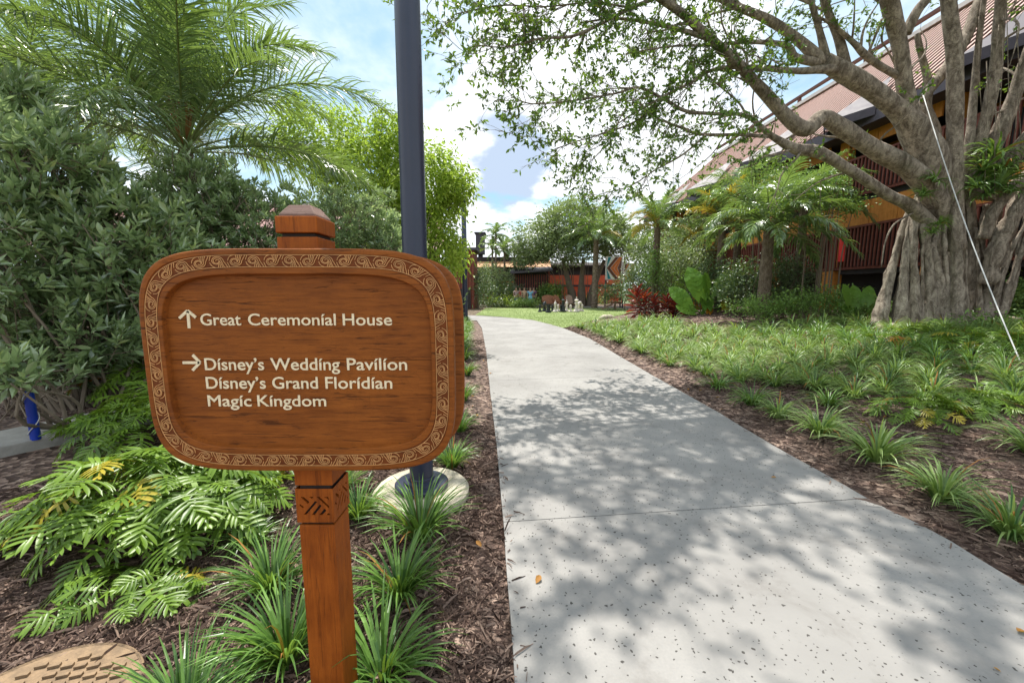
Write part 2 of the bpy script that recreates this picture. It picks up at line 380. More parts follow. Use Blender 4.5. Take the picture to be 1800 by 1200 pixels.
m_cover = M_leaf('groundcover_leaf', (.05, .12, .03), (.26, .42, .10), .40, .3, .5)
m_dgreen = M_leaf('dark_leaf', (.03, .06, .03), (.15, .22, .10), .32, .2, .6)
m_far = M_leaf('far_tree_leaf', (.08, .12, .06), (.33, .40, .20), .42, .25, .5)
m_crownshaft = M_plain('frond_base', (.30, .14, .045), .7, .35, 8, .3, 40)

# ---------------------------------------------------------------- leaves
LEAF = (np.array([(0, 0, 0), (.5, .42, .06), (-.5, .42, .06), (0, .5, -.04), (0, 1, 0)], float), np.array([(0, 1, 3), (0, 3, 2), (3, 1, 4), (2, 3, 4)]))
LEAF8 = (np.array([(0, 0, 0), (.34, .25, .05), (-.34, .25, .05), (0, .28, -.03), (.5, .62, .04), (-.5, .62, .04), (0, .62, -.06), (.22, .9, 0), (-.22, .9, 0), (0, 1, -.05)], float),
         [np.array([(0, 1, 3), (0, 3, 2), (7, 9, 6), (6, 9, 8)]), np.array([(1, 4, 6, 3), (3, 6, 5, 2)]), np.array([(4, 7, 6), (6, 8, 5)])])
def nrm(a): return a / (np.linalg.norm(a, axis=-1, keepdims=True) + 1e-9)
def frames(D, up, jit=.5):
    D = nrm(D); U = np.asarray(up, float) + rng.normal(0, jit, D.shape); S = nrm(np.cross(D, U)); N = np.cross(S, D)
    return np.stack([S, D, N], -1)          # columns x=side, y=dir, z=normal
def scatter(mb, P, D, L, W, up=(0, 0, 1), jit=.5, tmpl=LEAF, tint=None):
    P = np.asarray(P); n = len(P)
    if n == 0: return mb
    Mx = frames(D, up, jit); L = np.broadcast_to(L, (n,)); W = np.broadcast_to(W, (n,))
    V = tmpl[0][None] * np.stack([W, L, L], -1)[:, None, :]
    V = np.einsum('nij,nkj->nki', Mx, V) + P[:, None, :]
    k_ = len(tmpl[0]); off = (np.arange(n) * k_)[:, None, None]
    T = rng.random(n) if tint is None else tint
    Fs = [(f[None] + off).reshape(-1, f.shape[1]) for f in (tmpl[1] if isinstance(tmpl[1], list) else [tmpl[1]])]
    return mb.add(V.reshape(-1, 3), Fs, np.repeat(T, k_))
def rand_dirs(n):
    d = rng.normal(size=(n, 3)); return nrm(d)
def proj(P):
    P = np.asarray(P, float); y = P[:, 1]; z = P[:, 2] - EYE; dep = y * ct - z * st; v = y * st + z * ct
    return 900 + F * P[:, 0] / dep, 600 - F * v / dep, dep
def leaf_parts(parent, P, D, L, W, mat, count, up=(0, 0, 1), jit=.5, name='leaf'):
    """the leaves that show largest become parts; the rest is returned as a mask"""
    x, y, dep = proj(P); ok = (dep > .3) & (x > 0) & (x < 1800) & (y > 0) & (y < 1200)
    score = np.where(ok, dep / (np.broadcast_to(L, (len(P),)) + 1e-6), 1e9); idx = np.argsort(score)[:count]; idx = idx[ok[idx]]
    b = MB(); b.add(LEAF8[0], LEAF8[1], .6); b2 = MB(); b2.add(LEAF8[0], LEAF8[1], .25); b3 = MB(); b3.add(LEAF8[0], LEAF8[1], .95)
    ms = [q.mesh(name, mat, True) for q in (b, b2, b3)]
    Mx = frames(D[idx], up, jit); Lb = np.broadcast_to(L, (len(P),)); Wb = np.broadcast_to(W, (len(P),))
    for q, i in enumerate(idx):
        o = bpy.data.objects.new(name, ms[q % 3]); COL.objects.link(o); o.parent = parent
        m4 = Matrix([list(Mx[q][0]) + [P[i][0]], list(Mx[q][1]) + [P[i][1]], list(Mx[q][2]) + [P[i][2]], [0, 0, 0, 1]]) @ Matrix.Diagonal((Wb[i], Lb[i], Lb[i], 1))
        o.matrix_local = m4
    mask = np.ones(len(P), bool); mask[idx] = False; return mask

# ================================================================ SETTING
def grid_mesh(x0, x1, y0, y1, st_, zf):
    xs = np.arange(x0, x1 + 1e-6, st_); ys = np.arange(y0, y1 + 1e-6, st_)
    V = np.array([(x, y, zf(x, y)) for y in ys for x in xs]); nx = len(xs)
    i, j = np.meshgrid(np.arange(len(ys) - 1), np.arange(nx - 1), indexing='ij')
    return V, np.stack([i * nx + j, i * nx + j + 1, (i + 1) * nx + j + 1, (i + 1) * nx + j], -1).reshape(-1, 4)
def bumpy(x, y): return terrain(x, y) + .012 * mnoise.noise(Vector((x * 3.1, y * 3.1, 0))) + .008 * mnoise.noise(Vector((x * 9, y * 9, 3)))
b = MB(); V, Fq = grid_mesh(-30, 34, -6, 44, .25, bumpy); b.add(V, Fq); b.obj('planting_bed_ground', m_bed, smooth=True, kind='structure')
b = MB(); b.add([(-600, -300, -.12), (600, -300, -.12), (600, 900, -.12), (-600, 900, -.12)], np.array([(0, 1, 2, 3)]))
b.obj('ground', M_plain('far_ground', (.10, .13, .05), .95, .3, .3), kind='structure')
# lawn sheet beyond the bend of the path
lp = [flat(*p) for p in ((640, 541), (1130, 541), (1118, 545), (1092, 553), (1045, 562), (1012, 569), (992, 576), (968, 571), (935, 562), (880, 556), (838, 553.5), (760, 552), (640, 552))]
b = MB(); b.add([(p.x, p.y, -.012) for p in lp], [tuple(range(len(lp)))[::-1]]); lw = b.obj('lawn', m_lawn, kind='structure')
me = lw.data
def tri_fan_fix(me_):
    import bmesh
    bm = bmesh.new(); bm.from_mesh(me_); bmesh.ops.triangulate(bm, faces=bm.faces[:]); bmesh.ops.recalc_face_normals(bm, faces=bm.faces[:])
    for f in bm.faces:
        if f.normal.z < 0: f.normal_flip()
    bm.to_mesh(me_); bm.free()
tri_fan_fix(me)
# the grass blades of the lawn: fine tufts, one mass
P = []
xs = np.array([p.x for p in lp]); ys = np.array([p.y for p in lp])
def inside(x, y, poly):
    c = False; n = len(poly)
    for i in range(n):
        a, q = poly[i], poly[i - 1]
        if (a.y > y) != (q.y > y) and x < (q.x - a.x) * (y - a.y) / (q.y - a.y) + a.x: c = not c
    return c
while len(P) < 26000:
    x, y = random.uniform(-4, 11), random.uniform(15, 36)
    if random.random() < (16 / y) ** 2 and inside(x, y, lp): P.append((x, y, -.015))
P = np.array(P); D = nrm(rng.normal(0, .45, P.shape) + (0, 0, 1))
b = MB(); scatter(b, P, D, rng.uniform(.03, .055, len(P)), .016, tmpl=(np.array([(-.5, 0, 0), (.5, 0, 0), (0, 1, 0)], float), np.array([(0, 1, 2)])))
b.obj('lawn_grass', M_leaf('lawn_blade', (.15, .21, .07), (.30, .37, .15), .6, .3, .2), kind='stuff')

# path of cast concrete slabs: thing of the setting with every slab a part
path = thing('path', None, None); path['kind'] = 'structure'
def path_x(tab, Y): return interp(tab, Y)
joints = [-.6, .38, 2.35, 4.33, 6.3, 8.3, 10.3, 12.3, 14.3, 16.3, 18.3]
def edge_pt(t, side, dz=0):
    """t measured on the edge next to the sign; the joints run slightly askew"""
    Y = t if side == 0 else t * 1.05 + .17 * ss(t / 2) 
    Y = min(Y, 20.4); tab = PL if side == 0 else PRt
    wob = .006 * mnoise.noise(Vector((Y * 2.3, side * 9, 0)))
    return np.array((interp(tab, Y) + wob, Y, dz))
for k_, (a, e) in enumerate(zip(joints, joints[1:])):
    g = .0035; n = 14; top = []; mb = MB(); nx = 7
    rows = []
    for i in range(n):
        t = a + g + (e - a - 2 * g) * i / (n - 1); l, r = edge_pt(t, 0), edge_pt(t, 1)
        rows.append([l + (r - l) * j / (nx - 1) for j in range(nx)])
    Vt = np.array(rows).reshape(-1, 3); i, j = np.meshgrid(np.arange(n - 1), np.arange(nx - 1), indexing='ij')
    mb.add(Vt, np.stack([i * nx + j, i * nx + j + 1, (i + 1) * nx + j + 1, (i + 1) * nx + j], -1).reshape(-1, 4))
    ring = [q * nx for q in range(n)] + [(n - 1) * nx + q for q in range(1, nx)] + [q * nx + nx - 1 for q in range(n - 2, -1, -1)] + [q for q in range(nx - 2, 0, -1)]
    lip = Vt[ring]; cen = lip.mean(0); low = lip.copy(); low[:, 2] -= .10
    m = len(ring); q = np.arange(m); q2 = (q + 1) % m
    mb.add(np.vstack([lip, low]), np.stack([q2, q, q + m, q2 + m], -1))
    mb.obj('slab', m_conc, path)
# the bend where the path runs off behind the sign
mb = MB(); pts = [edge_pt(18.3 + .006, 0), edge_pt(18.306, 1)] + [np.array((p.x, p.y, 0)) for p in (flat(965, 569), flat(935, 562), flat(880, 557), flat(838, 554.5), flat(800, 553), flat(740, 553), flat(740, 560), flat(826, 563), flat(838, 563))]
pts = [np.array((p[0], p[1], 0)) for p in pts]
mb = MB(); mb.add(np.array(pts), [tuple(range(len(pts)))]); o = mb.obj('slab', m_conc, path); tri_fan_fix(o.data)
# promenade beyond the lawn
b = MB(); b.add([(-30, 34.6, -.008), (14, 34.6, -.008), (14, 36.6, -.008), (-30, 36.6, -.008)], np.array([(0, 1, 2, 3)])); b.obj('pavement', m_kerb, kind='structure')

# mulch chips, one mass of real chips (kept off the path)
CHIP = (np.array([(-.5, 0, 0), (.5, 0, 0), (0, .02, .10), (-.42, .55, .03), (.45, .5, .02), (.05, .52, .13), (-.25, 1, 0), (.3, .95, 0)], float),
        [np.array([(0, 2, 5, 3), (2, 1, 4, 5), (3, 5, 7, 6)]), np.array([(5, 4, 7)])])
_t = ground(195, 1137); MH = G(_t.x, _t.y - .34)
def chips(n, x0, x1, y0, y1, ymid):
    x = rng.uniform(x0, x1, n); u = rng.random(n); y = y0 + (y1 - y0) * u ** ymid; P = []
    for a, c in zip(x, y):
        l, r = interp(PL, max(c, -1)), interp(PRt, max(c, -1))
        if c < 20 and l - .005 < a < r + .005 and (min(a - l, r - a) > .10 or random.random() > .10 * (1 - min(a - l, r - a) / .10) ** 2): continue
        if c > 15 and inside(a, c, lp): continue
        if math.hypot(a - MH.x, c - MH.y) < .325 + random.uniform(-.03, .02) and random.random() < .97: continue
        P.append((a, c, (bumpy(a, c) if not l < a < r else .001) + random.uniform(-.002, .012)))
    return np.array(P)
b = MB()
for n, x0, x1, y0, y1, pw in ((78000, -3.6, .15, .9, 4.2, 1.1), (13000, -6, .2, 4.2, 12, 1.6), (44000, 1.1, 6.5, 1.8, 6.0, 1.1), (26000, 1.5, 12, 6, 17, 1.5), (16000, 1.1, 6.5, -.2, 1.8, 1.0), (9000, 6.5, 10, 1.5, 7, 1.0)):
    P = chips(n, x0, x1, y0, y1, pw)
    yaw = rng.uniform(0, 2 * np.pi, len(P)); D = np.stack([np.cos(yaw), np.sin(yaw), rng.normal(.02, .16, len(P))], -1)
    s = rng.lognormal(0, .45, len(P)); far = np.clip(P[:, 1] / 5, 1, 2.2)
    scatter(b, P, D, .040 * s * far, .0052 * rng.uniform(.5, 1.7, len(P)) * far, jit=.25, tmpl=CHIP)
b.obj('bark_mulch', m_chip, kind='stuff')

# ================================================================ SIGN
YB = 1.135                                    # front plane of the board
def on(px, py, Y=YB): p = at(px, py, Y); return p.x, p.z
(xl, _), (xr, _) = on(246.5, 590), on(797, 590); _, zt = on(525, 436.3); _, zb = on(525, 828)
BC = ((xl + xr) / 2, (zt + zb) / 2); BA, BH = (xr - xl) / 2, (zt - zb) / 2
(il, _), (ir, _) = on(286.5, 600), on(757, 600); _, itz = on(525, 477.5); _, ibz = on(525, 785)
RIM = ((ir - il) / 2, (itz - ibz) / 2)
def sq(a, h, n=5.0, N=200):
    out = []
    for i in range(N):
        t = 2 * math.pi * i / N; c, s = math.cos(t), math.sin(t)
        r = (abs(c) ** n + abs(s) ** n) ** (-1 / n)      # even in angle, stretched to the sides
        out.append((a * r * c, h * r * s))
    return np.array(out)
sign = thing('directional_sign', 'carved orange brown wooden sign board with cream lettering and arrows on a square post', 'sign', (BC[0], 0, 0))
def L(x, y, z): return (x - BC[0], y, z)
def rings(mb, rr, closed=False, N=200, tint=.5):
    """rr: (half width, half height, y, exponent)"""
    V = np.vstack([np.stack([p[:, 0], np.full(N, y), p[:, 1] + BC[1]], -1) for a, h, y, n in rr for p in [sq(a, h, n, N)]])
    m = len(rr); i, j = np.meshgrid(np.arange(m if closed else m - 1), np.arange(N), indexing='ij'); i2 = (i + 1) % m; j2 = (j + 1) % N
    return mb.add(V, np.stack([i * N + j, i * N + j2, i2 * N + j2, i2 * N + j], -1).reshape(-1, 4), tint)
bev = .005
def board(y0, y1, name, face_out):
    mb = MB(); rings(mb, [(RIM[0] * .9, RIM[1] * .9, y1, 5), (BA - bev, BH - bev, y1, 5), (BA, BH, y1 - bev, 5), (BA, BH, y0 + bev, 5), (BA - bev * .4, BH - bev * .4, y0 + bev * .3, 5), (BA - bev * 1.3, BH - bev * 1.3, y0, 5),
        (BA - .0155, BH - .0155, y0, 5), (BA - .0165, BH - .0165, y0 + .0022, 5)])
    return mb.obj(name, m_sign, sign)
TH = .038
fr = board(YB, YB + TH, 'board', -1)
bw0, bw1 = .0165, (BA - RIM[0]) - .012
mb = MB(); rings(mb, [(BA - bw0, BH - bw0, YB + .0022, 5), (BA - bw1, BH - bw1, YB + .0022, 5)]); mb.obj('carved_band', m_band, sign, smooth=True)
mb = MB(); rings(mb, [(BA - bw1, BH - bw1, YB + .0022, 5), (BA - bw1 - .001, BH - bw1 - .001, YB, 5), (RIM[0] + .0015, RIM[1] + .0015, YB, 5), (RIM[0], RIM[1], YB + .0015, 5), (RIM[0] - .003, RIM[1] - .003, YB + .018, 5), (RIM[0] - .002, RIM[1] - .002, YB + .024, 5)])
mb.obj('inner_rim', m_sign, sign)
# two glued planks behind the lettering, hairline joint where the photo shows it
_, zj = on(520, 634.5, YB)
ring_ = sq(RIM[0] + .004, RIM[1] + .004, 5, 400) + (0, BC[1])
for lo, hi, tn in ((zj + .0006, 99, .6), (-99, zj - .0006, .4)):
    pp = [tuple(p) for p in ring_ if lo < p[1] < hi]
    xs_ = [p[0] for p in pp]; i0 = 0
    # order along the angle, starting at the joint
    if lo > -90: pp.sort(key=lambda p: math.atan2(p[1] - lo, p[0]))
    else: pp.sort(key=lambda p: -math.atan2(-(p[1] - hi), p[0]))
    zz = lo if lo > -90 else hi
    X_ = RIM[0] + .003; pts = ([(X_, zz)] + pp + [(-X_, zz)]) if lo > -90 else ([(-X_, zz)] + pp + [(X_, zz)] if pp[0][0] < pp[-1][0] else [(X_, zz)] + pp + [(-X_, zz)])
    n = len(pts); yf, yb = YB + .017, YB + .033
    V = [(x, yf, z) for x, z in pts] + [(x, yb, z) for x, z in pts]
    q = np.arange(n); q2 = (q + 1) % n
    mb = MB(); mb.add(V, [tuple(range(n))]); mb.add(V, np.stack([q, q2, q2 + n, q + n], -1), .5); o = mb.obj('plank', m_sign, sign)
    import bmesh
    bm = bmesh.new(); bm.from_mesh(o.data); bmesh.ops.remove_doubles(bm, verts=bm.verts, dist=1e-5); bmesh.ops.recalc_face_normals(bm, faces=bm.faces[:]); bm.to_mesh(o.data); bm.free()
# the second board on the far face of the post
mb = MB(); y0, y1 = YB + .130, YB + .160
rings(mb, [(BA * .5, BH * .5, y0, 5), (BA - bev, BH - bev, y0, 5), (BA, BH, y0 + bev, 5), (BA, BH, y1 - bev, 5), (BA - bev, BH - bev, y1, 5), (BA * .5, BH * .5, y1, 5)])
mb.V[0] = mb.V[0] + (.012, 0, 0); mb.obj('board', m_sign, sign, smooth=True)['label'] = 'second board on the far face of the post'
mb = MB(); mb.box((0.012, y0 + .02, BC[1]), (BA * 1.1, .036, BH * 1.1)); mb.obj('core_board', m_sign, sign)

# scroll carvings between outer edge and rim
def path_frames(a, h, n=5.0, N=2400):
    p = sq(a, h, n, N); d = np.roll(p, -1, 0) - p; s = np.concatenate([[0], np.cumsum(np.linalg.norm(d, axis=1))]); return p, s
midp, mids = path_frames(BA - (bw0 + bw1) / 2, BH - (bw0 + bw1) / 2)
LT = mids[-1]; hb = (bw1 - bw0) / 2 - .0012
def on_band(s, v):
    s = s % LT; i = min(np.searchsorted(mids, s) - 1, len(midp) - 1); i = max(i, 0); p = midp[i]; q = midp[(i + 1) % len(midp)]; t = (s - mids[i]) / (mids[i + 1] - mids[i] + 1e-12)
    c = p + (q - p) * t; d = (q - p) / (np.linalg.norm(q - p) + 1e-12); nn = np.array((d[1], -d[0])); return c + nn * v * hb
def ribbon(mb, pts, w, yy):
    P = np.array(pts); T = np.gradient(P, axis=0); T /= np.linalg.norm(T, axis=1)[:, None] + 1e-9; N_ = np.stack([-T[:, 1], T[:, 0]], -1) * w / 2
    n = len(P); A, B = P + N_, P - N_
    V = np.vstack([np.stack([q[:, 0], np.full(n, y), q[:, 1] + BC[1]], -1) for q, y in ((A * 1, yy + .0016), (A, yy), (B, yy), (B, yy + .0016))])
    i = np.arange(n - 1); fs = []
    for r in range(3): fs.append(np.stack([i + r * n, i + 1 + r * n, i + 1 + (r + 1) * n, i + (r + 1) * n], -1))
    mb.add(V, np.vstack(fs))
NS = 50; UL = LT / NS
def scroll_lines():
    out = []
    r0 = .86
    cx, cy = .30, .05                           # eye of the scroll, u in units of half band
    th = np.linspace(math.pi * 1.02, -math.pi * 1.85, 34); rr = np.linspace(.86, .13, 34) 
    sp = [(cx + r * math.cos(t), cy + r * math.sin(t) * 1.0) for t, r in zip(th, rr)]
    out.append([(-1.02, -.98), (-.86, -.62), (-.66, -.2)] + sp)
    th = np.linspace(math.pi * .95, -math.pi * 1.0, 22); rr = np.linspace(.58, .26, 22)
    sp2 = [(cx + r * math.cos(t), cy + r * math.sin(t)) for t, r in zip(th, rr)]
    out.append([(-.60, -.98), (-.46, -.6), (-.34, -.15)] + sp2[1:])
    for x0, x1, y1 in ((-.34, -.14, -.12), (-.08, .02, -.22), (.18, .16, -.36)):
        out.append([(x0, -.98), ((x0 + x1) / 2 - .06, -.62), (x1, y1)])
    out.append([(.52, -.98), (.86, -.80), (1.08, -.50), (1.2, -.1)])
    out.append([(.98, .98), (1.12, .62), (1.24, .2)])
    return out
SL = scroll_lines()
for i in range(NS):
    mb = MB(); flip = 1 if i % 2 == 0 else -1; s0 = (i + .5) * UL
    for ln in SL:
        P = spline([(u, v) for u, v in ln], max(10, len(ln) * 2))
        ribbon(mb, [on_band(s0 + u * hb * (UL / (2.28 * hb)), v * flip) for u, v in P], .00145, YB + .0004)
    mb.obj('scroll_carving', m_tan, sign)
for v in (.99, -.99):
    mb = MB(); ribbon(mb, [on_band(s, v) for s in np.linspace(0, LT - 1e-6, 500)], .0014, YB + .0003); mb.obj('border_line', m_tan, sign)

# lettering
def word(txt, x0, x1, ytop, ybase, capsamp='H'):
    def curve(t):
        c = bpy.data.curves.new('lettering', 'FONT'); c.body = t; c.extrude = .001 ; c.offset = .0; c.resolution_u = 4; o = bpy.data.objects.new('t', c); COL.objects.link(o)
        return c, o
    c, o = curve(txt); c.size = 1; c.offset = 0; c.bevel_depth = .010; c.bevel_resolution = 0; c.space_character = 1.0; c.extrude = .02
    dg = bpy.context.evaluated_depsgraph_get(); me_ = bpy.data.meshes.new_from_object(o.evaluated_get(dg)); bpy.data.objects.remove(o)
    co_ = np.empty(len(me_.vertices) * 3); me_.vertices.foreach_get('co', co_); co_ = co_.reshape(-1, 3)
    xa, za = on(x0, ytop, YB + .016); xb, zb_ = on(x1, ybase, YB + .016)
    mn, mx_ = co_[:, 0].min(), co_[:, 0].max(); cap = .70
    X = (co_[:, 0] - mn) / (mx_ - mn) * (xb - xa) + xa - BC[0]; Z = co_[:, 1] / cap * (za - zb_) + zb_
    Y = YB + .0155 - (co_[:, 2] / .033) * .0016
    me_.vertices.foreach_set('co', np.stack([X, Y, Z], -1).reshape(-1)); me_.materials.clear(); me_.materials.append(m_cream); me_.update(); me_.name = 'lettering'
    o = inst('lettering', me_, sign); o['label'] = 'word ' + txt.replace('í', 'i'); return o
for w in (('Great', 351.7, 424.5, 551, 571.5), ('Ceremoníal', 435.4, 591, 551, 571.5), ('House', 602, 689.5, 551, 571.5),
          ('Dísney’s', 359, 465, 629, 650), ('Weddíng', 475, 598, 629, 650), ('Pavílíon', 609.5, 716, 629, 650),
          ('Dísney’s', 361.5, 468, 662, 682.5), ('Grand', 478, 559.5, 662, 682.5), ('Florídían', 571.5, 690, 662, 682.5),
          ('Magíc', 364.6, 443, 694, 713.5), ('Kíngdom', 452, 574, 694, 713.5)): word(*w)
def arrow(shaft, head, w):
    mb = MB()
    for poly in (shaft, head):
        P = [on(x, y, YB + .012) for x, y in poly]; pts = [(x - BC[0], z) for x, z in P]
        for a, b_ in zip(pts, pts[1:]):
            mb.bar((a[0], YB + .0160, a[1]), (b_[0], YB + .0160, b_[1]), w, .003, up=(0, 1, 0))
    return mb.obj('arrow', m_cream, sign)
arrow([(328.5, 547), (331, 577)], [(313.5, 559.5), (328, 546), (342.5, 558)], .0078)['label'] = 'arrow pointing up'
arrow([(319.5, 637.5), (349, 637.5)], [(337, 624), (350, 637.5), (337, 651)], .0078)['label'] = 'arrow pointing across'

# post
YP = YB + TH + .004; PX = (on(518, 855, YP)[0] + on(584.5, 855, YP)[0]) / 2 - BC[0]
W = (on(584.5, 880, YP)[0] - on(518.5, 880, YP)[0])
def zz(py, Y=YP): return at(555, py, Y).z
def post_box(name, z0, z1, w, mat, inset=0):
    mb = MB(); mb.box((PX, YP + W / 2, (z0 + z1) / 2), (w, w, z1 - z0)); o = mb.obj(name, mat, sign); smooth_bevel(o, .003); return o
z1, z2, z3, z4 = zz(853.3), zz(858.5), zz(917.8), zz(923.5)
post_box('post_shaft', -.4, z4, W - .006, m_post)
post_box('post_core', z4, z2 + .01, W - .022, m_dark)
post_box('post_neck', z1, zz(416), W, m_post)
post_box('post_core', z1 - .02, z1, W - .02, m_dark)
post_box('post_core', zz(416), zz(409), W - .02, m_dark)
post_box('post_cap', zz(409), zz(379.5), W + .003, m_post)
zc0, zc1 = zz(379.5), zz(379.5) + .036; w0, w1 = W / 2 - .006, W / 2 - .027
mb = MB(); c = np.array((PX, YP + W / 2, 0))
V = [c + (sx * w, sy * w, z) for w, z in ((w0, zc0), (w0, zc0 + .006), (w1, zc1)) for sx, sy in ((-1, -1), (1, -1), (1, 1), (-1, 1))]
mb.add(V, [np.array([(k * 4 + j, k * 4 + (j + 1) % 4, k * 4 + 4 + (j + 1) % 4, k * 4 + 4 + j) for k in range(2) for j in range(4)]), np.array([(8, 9, 10, 11), (3, 2, 1, 0)])])
smooth_bevel(mb.obj('cap_top', m_cap, sign), .003)
# carved block: a plate with slots cut through over a dark core
SLOTS = [[(250, 580), (300, 580), (388, 660), (352, 692)], [(385, 577), (460, 577), (430, 607)], [(510, 577), (556, 577), (703, 725), (703, 770)], [(630, 577), (690, 577), (707, 600), (707, 628)],
         [(480, 645), (515, 658), (318, 870), (278, 870)], [(556, 700), (584, 720), (458, 875), (408, 875)], [(630, 768), (656, 800), (584, 875), (534, 875)], [(692, 838), (722, 876), (655, 876)], [(222, 690), (292, 740), (272, 762), (222, 722)]]
def plate():
    x0, x1, y0, y1 = 165, 780, 445, 998
    pts = [(x0, y0), (x1, y0), (x1, y1), (x0, y1)]; edges = [(0, 1), (1, 2), (2, 3), (3, 0)]
    for s in SLOTS:
        n = len(pts); pts += s; edges += [(n + i, n + (i + 1) % len(s)) for i in range(len(s))]
    v, e, f, *_ = delaunay_2d_cdt([Vector(p) for p in pts], edges, [], 1, 1e-4)
    V = [((p.x - (x0 + x1) / 2) / (x1 - x0), (y1 - p.y) / (y1 - y0)) for p in v]; Fk = []
    for t in f:
        cx = sum(v[i].x for i in t) / len(t); cy = sum(v[i].y for i in t) / len(t)
        if not any(inside(cx, cy, [Vector((a, c_)) for a, c_ in s]) for s in SLOTS): Fk.append(tuple(t))
    return V, Fk
PV, PF = plate()
def carved(rot):
    mb = MB(); hgt = z2 - z3; Vf = np.array([(u * W, -W / 2, z3 + v * hgt) for u, v in PV]); Vb = Vf + (0, .009, 0); n = len(Vf)
    fs = [tuple(f) for f in PF]; mb.add(np.vstack([Vf, Vb]), fs)
    from collections import Counter
    cnt = Counter(); 
    for f in PF:
        for a, b_ in zip(f, f[1:] + f[:1]): cnt[frozenset((a, b_))] += 1
    onb = lambda q: abs(abs(PV[q][0]) - .5) < 1e-4 or PV[q][1] < 1e-4 or PV[q][1] > .9999
    wl = [(a, b_, b_ + n, a + n) for f in PF for a, b_ in zip(f, f[1:] + f[:1]) if cnt[frozenset((a, b_))] == 1 and not (onb(a) and onb(b_))]
    mb.F.append(np.array(wl)); mb.M.append(np.zeros(len(wl), int))
    Rm = np.array(Matrix.Rotation(rot, 3, 'Z')); mb.V[0] = mb.V[0] @ Rm.T + (PX, YP + W / 2, 0)
    return mb.obj('carved_panel', m_post, sign)
for r_ in (0, math.pi / 2, math.pi, -math.pi / 2): carved(r_)

# ================================================================ LAMP POSTS
LP = flat(742, 868, .0)
def lamp_post(x, y, h, label, r=.082, with_base=True):
    t = thing('lamp_post', label, 'lamp post', (x, y, terrain(x, y) if with_base else 0), 0, 'dark blue lamp posts beside the path')
    mb = MB(); mb.lathe([(0.001, -.2), (r, -.2), (r, .13), (r * .97, h * .5), (r * .9, h), (.001, h)], sides=32); mb.obj('pole', m_pole, t, smooth=False)
    for p in t.children[0].data.polygons: p.use_smooth = len(p.vertices) == 4
    mb = MB(); mb.lathe([(r + .002, .05), (r + .098, .05), (r + .105, .056), (r + .105, .072), (r + .098, .078), (r + .045, .080), (r + .040, .10), (r + .012, .104), (r + .010, .12), (r + .002, .124)], sides=40); fl = mb.obj('base_flange', m_pole, t)
    for k_ in range(0):
        mb = MB(); a = 0; mb.lathe([(.001, .09), (.014, .09), (.014, .118), (.008, .13), (.001, .13)], (math.cos(a) * (r + .065), math.sin(a) * (r + .065), 0), 6); mb.obj('bolt', m_pole, fl)
    mb = MB(); mb.lathe([(.001, h - .02), (.06, h - .02), (.20, h + .05), (.20, h + .12), (.05, h + .22), (.001, h + .24)], sides=24); mb.obj('lamp_head', m_pole, t)
    return t
lt = lamp_post(LP.x, LP.y, 5.4, 'dark blue lamp post rising straight behind the sign from a round pale concrete footing')
lt.location.z = .02
FR = (flat(824, 868).x - flat(659, 868).x) / 2
fx = flat(741.5, 868); t = thing('concrete_footing', 'round pale concrete footing under the dark blue lamp post', 'footing', (fx.x, fx.y, 0))
mb = MB(); mb.lathe([(.001, -.1), (FR, -.1), (FR, .035), (FR - .012, .048), (.001, .050)], sides=64); mb.obj('footing_slab', m_foot, t)
mb = MB(); mb.lathe([(FR * .40, .0502), (FR * .40, .060), (FR * .93, .060), (FR * .945, .054), (FR * .95, .0502)], sides=64); mb.obj('raised_ring', m_foot, t)
p2 = flat(818, 562); lamp_post(p2.x, p2.y, 5.6, 'second dark lamp post in the distance behind the lime green tree', r=.13)

# ================================================================ small ground things near the camera
p = MH; R_ = .335
t = thing('manhole_cover', 'round tan cover with raised rows of small bars set into the mulch', 'cover', (p.x, p.y, p.z + .012))
m_tanc = M_plain('tan_cover', (.23, .155, .09), .85, .25, 25, .5, 120)
mb = MB(); mb.lathe([(.001, -.05), (R_, -.05), (R_, .012), (R_ - .006, .018), (R_ - .012, .012), (.001, .012)], sides=72); mb.obj('lid', m_tanc, t)
for iy in range(-8, 9):
    for ix in range(-6, 7):
        x, y = ix * .05 + (iy % 2) * .025, iy * .038
        if math.hypot(x, y) < R_ - .06 and random.random() < .9:
            mb = MB(); mb.box((x, y, .017), (.036, .014, .012), rz=R(18)); o = mb.obj('raised_bar', m_tanc, t)
p = ground(66, 790)
t = thing('marker_post', 'short blue marker post wrapped with a thin white cord standing on the concrete strip', 'post', (p.x, p.y, .14))
h_ = .47; mb = MB(); mb.lathe([(.001, 0), (.034, 0), (.032, h_), (.028, h_ + .012), (.001, h_ + .02)], sides=24); mb.obj('post_body', m_blue, t)
mb = MB(); mb.tube([(.040 * math.cos(a), .040 * math.sin(a), .16 + .06 * a / 1.2) for a in np.linspace(-2.2 + 0, 8, 60)], .0045, 6); mb.obj('cord', m_rope, t, smooth=True)
# concrete strip on the far side of the philodendron bed
a0, a1 = ground(-140, 838), ground(235, 752); w_ = .62
dx = (a1 - a0).normalized(); nn = Vector((-dx.y, dx.x, 0)); b = MB(); V = []
for p_ in (a0, a1 + dx * 1.5): V += [(p_.x, p_.y, -.15), (p_.x, p_.y, .15), (p_.x + nn.x * w_, p_.y + nn.y * w_, .15), (p_.x + nn.x * w_, p_.y + nn.y * w_, -.15)]
b.add(V, np.array([(0, 1, 5, 4), (1, 2, 6, 5), (2, 3, 7, 6), (3, 2, 1, 0), (4, 5, 6, 7)])); smooth_bevel(b.obj('concrete_strip', m_kerb, kind='structure'), .012)

